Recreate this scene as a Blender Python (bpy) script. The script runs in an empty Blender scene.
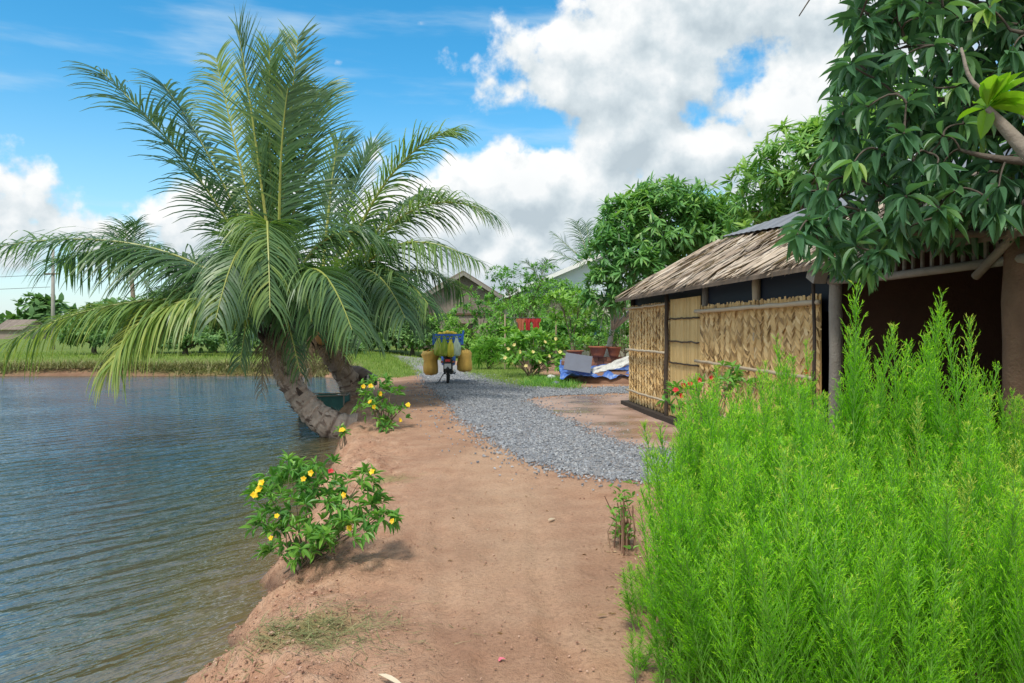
import bpy, math, random
import numpy as np
from mathutils import Vector
from mathutils.geometry import tessellate_polygon
random.seed(7)
rng = np.random.default_rng(11)
R = math.radians
F = 740.0; HY = 331.0; CAMZ = 1.5
scene = bpy.context.scene
col = scene.collection

def P(px, py, d):                      # photo pixel + distance -> point in the place
    return np.array([(px-512)/F*d, d, CAMZ-(py-HY)/F*d])
def G(px, py, z=0.0):                  # photo pixel on a level z
    d = (CAMZ-z)*F/(py-HY)
    return np.array([(px-512)/F*d, d])

# ------------------------------------------------------------------ objects
def tag(o, label=None, cat=None, group=None, kind=None):
    if label: o['label'] = label
    if cat: o['category'] = cat
    if group: o['group'] = group
    if kind: o['kind'] = kind
    return o
def thing(name, label, cat, loc=(0,0,0), rz=0, group=None):
    o = bpy.data.objects.new(name, None); col.objects.link(o)
    o.location = [float(v) for v in loc]; o.rotation_euler = (0,0,rz); o.empty_display_size = .1
    return tag(o, label, cat, group)
def copy_tree(o, parent=None):
    c = o.copy(); col.objects.link(c); c.parent = parent
    for ch in list(o.children): copy_tree(ch, c)
    return c

class MB:
    def __init__(s): s.V=[]; s.F=[]; s.T=[]; s.M=[]; s.n=0
    def add(s, V, Fc, t=0.5, m=0):
        V = np.asarray(V, float).reshape(-1,3)
        s.V.append(V)
        t = np.full(len(V), t, float) if np.isscalar(t) else np.asarray(t, float)
        s.T.append(t)
        groups = Fc if isinstance(Fc, list) and len(Fc) and isinstance(Fc[0], np.ndarray) else [np.asarray(Fc, int)]
        for f in groups:
            f = np.asarray(f, int)
            s.F.append(f + s.n); s.M.append(np.full(len(f), m, int))
        s.n += len(V); return s
    def build(s, name, mats, parent=None, smooth=False, loc=None):
        if not isinstance(mats, (list, tuple)): mats = [mats]
        me = bpy.data.meshes.new(name)
        V = np.concatenate(s.V); T = np.concatenate(s.T)
        if loc is not None: V = V - np.asarray(loc, float)
        idx = np.concatenate([f.ravel() for f in s.F])
        tot = np.concatenate([np.full(len(f), f.shape[1], int) for f in s.F])
        me.vertices.add(len(V)); me.vertices.foreach_set('co', V.ravel().astype(np.float32))
        me.loops.add(len(idx)); me.loops.foreach_set('vertex_index', idx.astype(np.int32))
        me.polygons.add(len(tot))
        st = np.concatenate([[0], np.cumsum(tot)[:-1]])
        me.polygons.foreach_set('loop_start', st.astype(np.int32))
        me.polygons.foreach_set('material_index', np.concatenate(s.M).astype(np.int32))
        me.polygons.foreach_set('use_smooth', np.full(len(tot), smooth, bool))
        me.update(calc_edges=True); me.validate()
        if len(me.vertices) == len(T):
            a = me.attributes.new('tint', 'FLOAT', 'POINT'); a.data.foreach_set('value', T.astype(np.float32))
        for m in mats: me.materials.append(m)
        o = bpy.data.objects.new(name, me); col.objects.link(o)
        if loc is not None and parent is None: o.location = [float(v) for v in loc]
        if parent is not None: o.parent = parent
        return o

def nrm(v): 
    v = np.asarray(v, float); return v/np.maximum(np.linalg.norm(v, axis=-1, keepdims=True), 1e-9)
def orient(d, up):
    y = nrm(d); x = np.cross(y, up); bad = np.linalg.norm(x, axis=-1) < 1e-4
    if bad.any(): x[bad] = np.array([1.,0,0])
    x = nrm(x); z = np.cross(x, y)
    return np.stack([x, y, z], -1)      # columns
def scatter(mb, tV, tF, Rm, Tm, scale, tint, m=0):
    n = len(Tm); k = len(tV)
    sc = np.asarray(scale, float)
    if sc.ndim == 1: sc = np.repeat(sc[:,None], 3, 1)
    V = np.einsum('nij,nkj->nki', Rm, tV[None]*sc[:,None,:]) + Tm[:,None,:]
    Fs = (tF[None] + (np.arange(n)*k)[:,None,None]).reshape(-1, tF.shape[1])
    mb.add(V.reshape(-1,3), Fs, np.repeat(tint, k), m)
def strip_t(n=4, prof=None, fold=0.0, droop=0.0, wave=0.0):
    ys = np.linspace(0,1,n+1); V=[]; Fc=[]
    for y in ys:
        w = prof(y) if prof else 1.0
        z = -droop*y*y + wave*math.sin(y*6)
        if fold: V += [(-w,y,z+fold*w),(0,y,z),(w,y,z+fold*w)]
        else: V += [(-w,y,z),(w,y,z)]
    s = 3 if fold else 2
    for i in range(n):
        for j in range(s-1): Fc.append((i*s+j, i*s+j+1, (i+1)*s+j+1, (i+1)*s+j))
    return np.array(V, float), np.array(Fc, int)
leafprof = lambda y: max(.02, math.sin(math.pi*min(1,y**.8))**.8)*.5
lanceprof = lambda y: max(.03, (1-y)**.6*min(1,.45+y*4))*.5

def tube(mb, pts, rad, seg=8, t=0.5, m=0, cap=True, wob=None):
    pts = np.asarray(pts, float); n = len(pts)
    rad = np.full(n, rad, float) if np.isscalar(rad) else np.asarray(rad, float)
    tan = nrm(np.gradient(pts, axis=0))
    up = np.array([0,0,1.]) if abs(tan[0][2]) < .9 else np.array([1.,0,0])
    V=[]; x = nrm(np.cross(tan[0], up))
    a = np.arange(seg)*2*math.pi/seg
    for i in range(n):
        x = nrm(x - tan[i]*np.dot(x, tan[i])); y = np.cross(tan[i], x)
        r = rad[i] if wob is None else rad[i]*(1+wob[i])[:,None]
        V.append(pts[i] + r*(np.cos(a)[:,None]*x + np.sin(a)[:,None]*y))
    V = np.concatenate(V); i = np.arange(n-1)[:,None]*seg; j = np.arange(seg)[None]
    Fc = np.stack([i+j, i+(j+1)%seg, i+seg+(j+1)%seg, i+seg+j], -1).reshape(-1,4)
    tt = t if np.isscalar(t) else np.repeat(t, seg)
    if cap:
        V = np.concatenate([V, pts[:1], pts[-1:]]); c0=n*seg; c1=c0+1; q=np.arange(seg)
        caps = np.concatenate([np.stack([np.full(seg,c0),(q+1)%seg,q],-1), np.stack([np.full(seg,c1),(n-1)*seg+q,(n-1)*seg+(q+1)%seg],-1)])
        if not np.isscalar(tt): tt = np.concatenate([tt, t[:1], t[-1:]])
        mb.add(V, [Fc, caps], tt, m)
    else: mb.add(V, Fc, tt, m)
    return mb
def bez(pts, n=24):
    pts = [np.asarray(p, float) for p in pts]; u = np.linspace(0,1,n)[:,None]
    if len(pts)==3: return (1-u)**2*pts[0]+2*u*(1-u)*pts[1]+u*u*pts[2]
    return (1-u)**3*pts[0]+3*u*(1-u)**2*pts[1]+3*u*u*(1-u)*pts[2]+u**3*pts[3]
def spline(pts, n=24):                 # Catmull-Rom through points
    p = np.asarray(pts, float); p = np.concatenate([[2*p[0]-p[1]], p, [2*p[-1]-p[-2]]]); out=[]
    k = len(p)-3
    for u in np.linspace(0, k-1e-6, n):
        i = int(u); t = u-i; a,b,c,d = p[i:i+4]
        out.append(.5*((2*b)+(-a+c)*t+(2*a-5*b+4*c-d)*t*t+(-a+3*b-3*c+d)*t**3))
    return np.array(out)
BOXF = np.array([(0,3,2,1),(4,5,6,7),(0,1,5,4),(1,2,6,5),(2,3,7,6),(3,0,4,7)])
def box(mb, c, s, t=0.5, m=0, rz=0, taper=1.0, rot=None):
    s = np.asarray(s, float)/2
    V = np.array([(x*(taper if z>0 else 1), y*(taper if z>0 else 1), z) for z in (-1,1) for x,y in ((-1,-1),(1,-1),(1,1),(-1,1))], float)*s
    if rot is not None: V = V @ np.asarray(rot).T
    elif rz: cz,sz = math.cos(rz),math.sin(rz); V = V @ np.array([[cz,sz,0],[-sz,cz,0],[0,0,1]])
    return mb.add(V+np.asarray(c, float), BOXF, t, m)
def lathe(mb, prof, seg=20, c=(0,0,0), t=0.5, m=0, axis='z', sx=1, sy=1):
    a = np.arange(seg)*2*math.pi/seg; V=[]
    for r,z in prof: V.append(np.stack([np.cos(a)*r*sx, np.sin(a)*r*sy, np.full(seg,z)],-1))
    V = np.concatenate(V)
    if axis=='x': V = V[:,[2,0,1]]
    if axis=='y': V = V[:,[1,2,0]]
    n=len(prof); i=np.arange(n-1)[:,None]*seg; j=np.arange(seg)[None]
    Fc = np.stack([i+j, i+(j+1)%seg, i+seg+(j+1)%seg, i+seg+j], -1).reshape(-1,4)
    return mb.add(V+np.asarray(c,float), Fc, t, m)
def blob(mb, c, r, t=0.5, m=0, seg=10, jit=0.0):
    r = np.asarray(r,float)*np.ones(3); V=[]; n=seg//2
    for i in range(n+1):
        th = math.pi*i/n
        for j in range(seg):
            ph = 2*math.pi*j/seg; V.append((math.sin(th)*math.cos(ph), math.sin(th)*math.sin(ph), math.cos(th)))
    V = np.array(V); 
    if jit: V = V*(1+rng.uniform(-jit,jit,(len(V),1)))
    i=np.arange(n)[:,None]*seg; j=np.arange(seg)[None]
    Fc = np.stack([i+j, i+seg+j, i+seg+(j+1)%seg, i+(j+1)%seg], -1).reshape(-1,4)
    return mb.add(V*r+np.asarray(c,float), Fc, t, m)

# numpy value noise
_tab = np.random.default_rng(3).random((256,256))
def vnoise(x, y):
    xi = np.floor(x).astype(int); yi = np.floor(y).astype(int); fx = x-xi; fy = y-yi
    fx = fx*fx*(3-2*fx); fy = fy*fy*(3-2*fy); g = lambda a,b: _tab[a&255, b&255]
    return (g(xi,yi)*(1-fx)+g(xi+1,yi)*fx)*(1-fy)+(g(xi,yi+1)*(1-fx)+g(xi+1,yi+1)*fx)*fy
def fbm(x, y, o=4):
    s=0; a=.5; t=0
    for k in range(o): s = s+a*vnoise(x*2**k+17*k, y*2**k+31*k); t+=a; a*=.5
    return s/t
def sstep(a,b,x): t=np.clip((x-a)/(b-a),0,1); return t*t*(3-2*t)
def inside(x, y, poly):
    poly=np.asarray(poly); r=np.zeros(np.shape(x),bool); j=len(poly)-1
    for i in range(len(poly)):
        xi,yi=poly[i][:2]; xj,yj=poly[j][:2]
        with np.errstate(divide='ignore',invalid='ignore'):
            c=((yi>y)!=(yj>y))&(x<(xj-xi)*(y-yi)/(yj-yi+1e-12)+xi)
        r^=c; j=i
    return r
def pdist(x, y, poly, closed=True):
    poly=np.asarray(poly,float); d=np.full(np.shape(x),1e9); n=len(poly)
    for i in range(n if closed else n-1):
        a=poly[i][:2]; b=poly[(i+1)%n][:2]; ab=b-a; L=ab@ab+1e-12
        t=np.clip(((x-a[0])*ab[0]+(y-a[1])*ab[1])/L,0,1)
        d=np.minimum(d,np.hypot(x-a[0]-t*ab[0], y-a[1]-t*ab[1]))
    return d

# ------------------------------------------------------------------ materials
def newmat(name):
    m = bpy.data.materials.new(name); m.use_nodes = True; nt = m.node_tree; nt.nodes.clear()
    return m, nt, (lambda t, **k: _nd(nt, t, k)), nt.links.new
def _nd(nt, t, k):
    n = nt.nodes.new(t)
    for a, v in k.items(): setattr(n, a, v)
    return n
def rampset(r, stops):
    while len(r.color_ramp.elements) < len(stops): r.color_ramp.elements.new(.5)
    for e,(p,c) in zip(r.color_ramp.elements, stops): e.position=p; e.color=(*c,1)
def tintmat(name, stops, rough=.6, trans=0.0, noise=.25, nscale=6., bump=0., bscale=40., spec=.5, metal=0., stretch=None, tcol=None, sheen=0):
    """colour from the tint attribute broken up by object-space noise; optional translucency for leaves"""
    m, nt, N, L = newmat(name)
    out=N('ShaderNodeOutputMaterial'); at=N('ShaderNodeAttribute', attribute_name='tint')
    tc=N('ShaderNodeTexCoord'); mp=N('ShaderNodeMapping'); L(tc.outputs['Object'], mp.inputs[0])
    if stretch: mp.inputs['Scale'].default_value=stretch
    nz=N('ShaderNodeTexNoise'); nz.inputs['Scale'].default_value=nscale; nz.inputs['Detail'].default_value=5
    L(mp.outputs[0], nz.inputs['Vector'])
    ma=N('ShaderNodeMath', operation='MULTIPLY_ADD'); L(nz.outputs['Fac'], ma.inputs[0]); ma.inputs[1].default_value=noise*2; 
    sb=N('ShaderNodeMath', operation='SUBTRACT'); L(at.outputs['Fac'], sb.inputs[0]); sb.inputs[1].default_value=noise
    L(sb.outputs[0], ma.inputs[2])
    rp=N('ShaderNodeValToRGB'); rampset(rp, stops); L(ma.outputs[0], rp.inputs[0])
    b=N('ShaderNodeBsdfPrincipled'); L(rp.outputs[0], b.inputs['Base Color'])
    b.inputs['Roughness'].default_value=rough; b.inputs['Specular IOR Level'].default_value=spec; b.inputs['Metallic'].default_value=metal
    if bump:
        n2=N('ShaderNodeTexNoise'); n2.inputs['Scale'].default_value=bscale; n2.inputs['Detail'].default_value=4; L(mp.outputs[0], n2.inputs['Vector'])
        bp=N('ShaderNodeBump'); bp.inputs['Strength'].default_value=bump; bp.inputs['Distance'].default_value=.02
        L(n2.outputs['Fac'], bp.inputs['Height']); L(bp.outputs[0], b.inputs['Normal'])
    if trans:
        tr=N('ShaderNodeBsdfTranslucent'); mx=N('ShaderNodeMixShader'); mx.inputs[0].default_value=trans
        mc=N('ShaderNodeMix', data_type='RGBA', blend_type='MULTIPLY'); mc.inputs[0].default_value=1
        L(rp.outputs[0], mc.inputs['A']); mc.inputs['B'].default_value=(*(tcol or (1.5,1.6,.7)),1)
        L(mc.outputs['Result'], tr.inputs['Color'])
        L(b.outputs[0], mx.inputs[1]); L(tr.outputs[0], mx.inputs[2]); L(mx.outputs[0], out.inputs[0])
    else: L(b.outputs[0], out.inputs[0])
    return m
def plain(name, c, rough=.5, metal=0., noise=.12, nscale=8., bump=.0, bscale=40, spec=.5, trans=0):
    c=np.array(c,float); return tintmat(name, [(0,tuple(c*.62)),(.5,tuple(c)),(1,tuple(np.minimum(c*1.35,1)))], rough, trans, noise, nscale, bump, bscale, spec, metal)

M = {}
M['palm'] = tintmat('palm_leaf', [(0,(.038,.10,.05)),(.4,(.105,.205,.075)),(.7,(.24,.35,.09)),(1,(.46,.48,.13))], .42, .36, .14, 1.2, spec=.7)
M['rachis'] = tintmat('palm_rachis', [(0,(.16,.22,.05)),(.6,(.33,.36,.08)),(1,(.42,.36,.10))], .45)
M['palmbark'] = tintmat('palm_bark', [(0,(.05,.035,.028)),(.35,(.21,.15,.12)),(.7,(.40,.31,.25)),(1,(.52,.42,.35))], .85, 0, .26, 7, 1., 22)
M['fibre'] = tintmat('palm_fibre', [(0,(.02,.014,.012)),(.5,(.09,.06,.045)),(1,(.25,.16,.10))], .9, 0, .25, 14, .8, 60)
M['mango'] = tintmat('mango_leaf', [(0,(.04,.115,.06)),(.5,(.105,.245,.12)),(.8,(.19,.37,.14)),(1,(.32,.48,.11))], .40, .34, .12, 2.0, spec=.55)
M['mangofar'] = tintmat('mango_leaf_far', [(0,(.04,.13,.05)),(.5,(.11,.28,.09)),(.85,(.20,.40,.11)),(1,(.32,.50,.13))], .42, .3, .15, 1.0, spec=.5)
M['bark'] = tintmat('tree_bark', [(0,(.05,.04,.03)),(.5,(.16,.13,.10)),(1,(.30,.26,.21))], .9, 0, .25, 7, .8, 25)
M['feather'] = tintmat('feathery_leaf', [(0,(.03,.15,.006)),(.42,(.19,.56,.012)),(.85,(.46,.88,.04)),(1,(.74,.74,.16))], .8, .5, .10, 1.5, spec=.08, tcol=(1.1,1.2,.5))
M['featherstem'] = tintmat('feathery_stem', [(0,(.09,.24,.03)),(.6,(.17,.38,.05)),(1,(.26,.36,.10))], .6)
M['shrub'] = tintmat('shrub_leaf', [(0,(.03,.115,.025)),(.5,(.10,.28,.05)),(1,(.25,.47,.08))], .42, .3, .15, 2.0, spec=.45)
M['shrubl'] = tintmat('shrub_leaf_light', [(0,(.045,.155,.028)),(.5,(.14,.34,.055)),(1,(.32,.52,.10))], .45, .35, .15, 2.0, spec=.4)
M['fartree'] = tintmat('far_leaf', [(0,(.05,.13,.05)),(.5,(.13,.26,.085)),(1,(.24,.38,.12))], .6, .25, .15, .6, spec=.3)
M['grass'] = tintmat('grass_blade', [(0,(.08,.16,.03)),(.5,(.19,.31,.05)),(1,(.38,.43,.11))], .6, .3, .2, .8, spec=.3)
M['drygrass'] = tintmat('dry_grass', [(0,(.09,.13,.04)),(.5,(.24,.25,.10)),(1,(.42,.36,.19))], .8, .15, .2, 3)
M['stem'] = tintmat('woody_stem', [(0,(.09,.07,.045)),(.5,(.21,.16,.11)),(1,(.35,.29,.2))], .85, 0, .2, 12)
M['yellow'] = plain('yellow_petal', (.88,.58,.015), .5, trans=.2)
M['pale'] = plain('pale_petal', (.85,.72,.30), .5, trans=.2)
M['red'] = plain('red_petal', (.62,.035,.04), .5, trans=.2)
M['thatch'] = tintmat('thatch', [(0,(.09,.066,.048)),(.25,(.27,.195,.135)),(.6,(.47,.365,.265)),(1,(.68,.58,.46))], .7, .06, .15, 4)
M['woven'] = tintmat('woven_leaf', [(0,(.24,.135,.05)),(.25,(.57,.355,.14)),(.6,(.81,.55,.235)),(1,(.90,.68,.37))], .6, .05, .18, 5)
M['reed'] = tintmat('reed', [(0,(.36,.23,.08)),(.5,(.68,.47,.19)),(1,(.80,.60,.28))], .6, 0, .2, 6, .3, 60)
M['bamboo'] = tintmat('bamboo', [(0,(.22,.16,.09)),(.5,(.45,.36,.24)),(1,(.6,.5,.36))], .5, 0, .2, 9)
M['darkwood'] = tintmat('dark_wood', [(0,(.018,.014,.011)),(.5,(.05,.036,.026)),(1,(.11,.08,.055))], .8, 0, .2, 9, .5, 40)
M['greywood'] = tintmat('grey_wood', [(0,(.11,.10,.085)),(.5,(.25,.225,.19)),(1,(.37,.34,.3))], .85, 0, .25, 8, .5, 40)
M['brownwood'] = tintmat('brown_wood', [(0,(.06,.035,.02)),(.5,(.15,.09,.055)),(1,(.26,.17,.11))], .85, 0, .25, 8, .5, 40)
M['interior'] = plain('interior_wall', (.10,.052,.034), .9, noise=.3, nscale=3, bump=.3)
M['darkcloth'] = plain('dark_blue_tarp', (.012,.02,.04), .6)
M['tin'] = tintmat('tin_sheet', [(0,(.13,.125,.125)),(.5,(.27,.265,.27)),(1,(.4,.4,.41))], .5, 0, .25, 2, metal=.25)
M['blueroof'] = tintmat('pale_metal_roof', [(0,(.40,.50,.58)),(.5,(.58,.68,.75)),(1,(.72,.8,.85))], .4, 0, .2, 1.5)
M['white'] = plain('white_paint', (.76,.76,.74), .5)
M['cream'] = plain('cream_plaster', (.42,.41,.34), .8, noise=.2, nscale=2)
M['oldthatch'] = tintmat('old_thatch', [(0,(.09,.07,.06)),(.5,(.23,.185,.155)),(1,(.36,.30,.25))], .9, 0, .25, 3, .5, 20)
M['pinkwall'] = plain('weathered_wall', (.30,.235,.205), .9, noise=.25, nscale=2)
M['terra'] = plain('terracotta', (.36,.12,.06), .7, noise=.2, nscale=10)
M['brick'] = plain('old_brick', (.30,.13,.075), .9, noise=.3, nscale=14, bump=.5)
M['bluetarp'] = tintmat('blue_tarp', [(0,(.02,.035,.09)),(.42,(.045,.12,.42)),(.62,(.10,.20,.52)),(.85,(.42,.48,.58))], .45, 0, .55, 2.2)
M['greyboard'] = plain('grey_board', (.13,.145,.19), .7, noise=.25, nscale=5)
M['whitesheet'] = plain('white_sheet', (.55,.55,.52), .6, noise=.2)
M['teal'] = plain('teal_net', (.045,.15,.14), .8, noise=.35, nscale=12)
M['tyre'] = plain('rubber', (.018,.018,.019), .8)
M['black'] = plain('black_plastic', (.02,.021,.024), .4)
M['chrome'] = plain('chrome', (.6,.6,.62), .25, 1.0)
M['bluebody'] = plain('blue_plastic', (.035,.15,.58), .4)
M['wovenbag'] = plain('yellow_woven_bag', (.78,.47,.10), .6, noise=.2, nscale=12, bump=.5, bscale=50)
M['greenbag'] = tintmat('green_vegetable_bag', [(0,(.12,.26,.03)),(.5,(.38,.52,.05)),(1,(.68,.68,.2))], .35, .3, .3, 9)
M['yellowbag'] = plain('yellow_bag', (.70,.62,.07), .35, noise=.25, trans=.25)
M['clearbag'] = plain('pale_bag', (.58,.68,.62), .3, noise=.25, trans=.3)
M['fruit'] = plain('yellow_fruit', (.80,.58,.03), .4)
M['tail'] = plain('tail_lamp', (.55,.03,.03), .2)
M['plate'] = plain('number_plate', (.75,.76,.76), .4)
M['redcloth'] = plain('red_cloth', (.42,.03,.035), .8, trans=.15)
M['orangecloth'] = plain('orange_cloth', (.42,.13,.07), .8, trans=.15)
M['concrete'] = plain('concrete', (.36,.34,.31), .85, noise=.25, nscale=4, bump=.2)
M['wire'] = plain('wire', (.05,.05,.055), .6)
M['deadleaf'] = tintmat('dead_leaf', [(0,(.22,.12,.05)),(.5,(.46,.33,.18)),(1,(.66,.58,.45))], .7, .1, .2, 20)
M['limeleaf'] = tintmat('lime_leaf', [(0,(.13,.30,.02)),(.5,(.27,.50,.03)),(1,(.42,.60,.06))], .35, .4, .1, 6)
M['husk'] = plain('coconut_husk', (.50,.25,.08), .7, noise=.25)

# ground
POND = [(-1.15,-3),(-1.3,1.5),(-1.52,3.2),(-1.66,3.9),(-1.70,4.43),(-1.74,5.1),(-1.90,5.7),(-1.98,6.4),(-1.97,7.5),(-2.2,9.0),(-2.55,10.8),(-2.75,11.9),(-3.0,12.9),(-3.35,14.2),(-3.8,16.0),(-4.1,18.0),(-4.6,21),(-5.4,25),(-6.2,28),(-7.6,30.2),(-11,30.8),(-18,30.2),(-26,30.9),(-40,30.4),(-80,31),(-80,-20),(-1.5,-20)]
GRAVEL = [G(*p) for p in ((330,355.5),(385,357),(404,363),(418,372),(430,384),(455,408),(480,430),(520,455),(560,470),(600,478),(645,482),(700,484),(700,452),(640,450),(600,438),(560,420),(535,407),(520,399.5),(545,396),(600,394),(645,393),(690,392),(690,388.5),(620,387),(560,389),(520,387),(492,381),(470,374),(457,366),(440,360.5),(400,355),(330,353.5))]
MUD = [G(*p) for p in ((524,400.5),(560,397),(640,394.5),(720,394),(720,452),(640,448),(600,436),(560,418))]
GRASSP = [[G(*p) for p in ((356,357),(395,359),(410,366),(421,375),(395,378),(370,376),(350,372))],
          [G(*p) for p in ((468,376),(492,383),(520,389),(570,390.5),(572,380),(540,374),(500,362),(470,360))]]
def shore(x, y):
    x = np.asarray(x,float); y = np.asarray(y,float)
    d = pdist(x,y,POND); d = np.where(inside(x,y,POND), -d, d)
    near = np.exp(-np.maximum(d,-d)/1.5)*np.exp(-np.maximum(y-12,0)/8)
    return d + near*((fbm(x*1.9+5,y*1.9,4)-.5)*.42 + (fbm(x*6,y*6+9,3)-.5)*.13)
FEET=[(-.05+(.13 if i%2 else -.09)+.12*math.sin(i*.8),3.3+i*.41,.15*math.sin(i*2.3)) for i in range(13)]+[(-.62,4.3,.4),(-.75,5.2,-.2),(.5,4.6,.3),(.42,5.9,.1),(-.5,6.6,.2)]
def hgt(x, y):
    x = np.asarray(x,float); y = np.asarray(y,float); s = shore(x,y)
    wide = np.where(y<8, .60-.25*sstep(4.4,5.4,y), .35)
    k = np.clip(s/wide,0,1); up = 1-(1-k)**2.0
    z = np.where(s<0, -.35+np.maximum(s*.55,-.9), -.35+.33*up)
    z = z + .02*sstep(.5,1.6,s)
    bank = np.exp(-((s-.35)/.5)**2)*np.exp(-np.maximum(y-14,0)/10)*(s>0)
    z = z + bank*((fbm(x*3.2,y*3.2,5)-.5)*.24) + bank*np.abs(fbm(x*7+3,y*7,3)-.5)*-.20
    land = sstep(.3,1.2,s)*np.exp(-np.maximum(y-22,0)/12)
    z = z + land*((fbm(x*.9,y*.9+4,3)-.5)*.035 + (fbm(x*5,y*5,3)-.5)*.016)
    for x0,w_ in ((-.42,.05),(.30,.06)):                             # faint wheel ruts winding to the gravel
        xc=x0-.045*(y-4)+.10*np.sin(y*.9+x0*3)
        z = z - .016*np.exp(-((x-xc)/w_)**2)*sstep(2.5,3.5,y)*sstep(10.5,8.5,y)*(.4+.9*vnoise(x*.5+3,y*1.3)) + .007*np.exp(-((np.abs(x-xc)-.10)/.035)**2)*sstep(2.5,3.5,y)*sstep(10.5,8.5,y)
    for fx,fy,fa in FEET:
        c_,s_=math.cos(fa),math.sin(fa); u=(x-fx)*c_+(y-fy)*s_; v=-(x-fx)*s_+(y-fy)*c_; q=(u/.055)**2+(v/.125)**2
        z = z - .013*np.exp(-q**2) + .006*np.exp(-((np.sqrt(q)-1.35)/.3)**2)
    z = z + sstep(30.5,33,y)*sstep(-4,-8,x)*.30                      # far bank stands a little higher
    return z
def gz(x, y): return float(hgt(np.array([x]),np.array([y]))[0])
def axis(lo, hi, step, far_lo, far_hi, g=1.09):
    a = list(np.arange(lo,hi+1e-6,step)); s=step
    while a[-1] < far_hi: s*=g; a.append(a[-1]+s)
    s=step; b=[lo]
    while b[-1] > far_lo: s*=g; b.append(b[-1]-s)
    return np.array(b[:0:-1]+a)
xs = axis(-3.6,2.6,.034,-900,900); ys = axis(2.4,9.5,.036,-30,1600,1.055)
X,Y = np.meshgrid(xs,ys); Z = hgt(X,Y); S = shore(X,Y)
ny,nx = X.shape
ii = (np.arange(ny-1)[:,None]*nx+np.arange(nx-1)[None]).ravel()
gm = MB().add(np.stack([X,Y,Z],-1).reshape(-1,3), np.stack([ii,ii+1,ii+nx+1,ii+nx],-1), .5)

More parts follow.
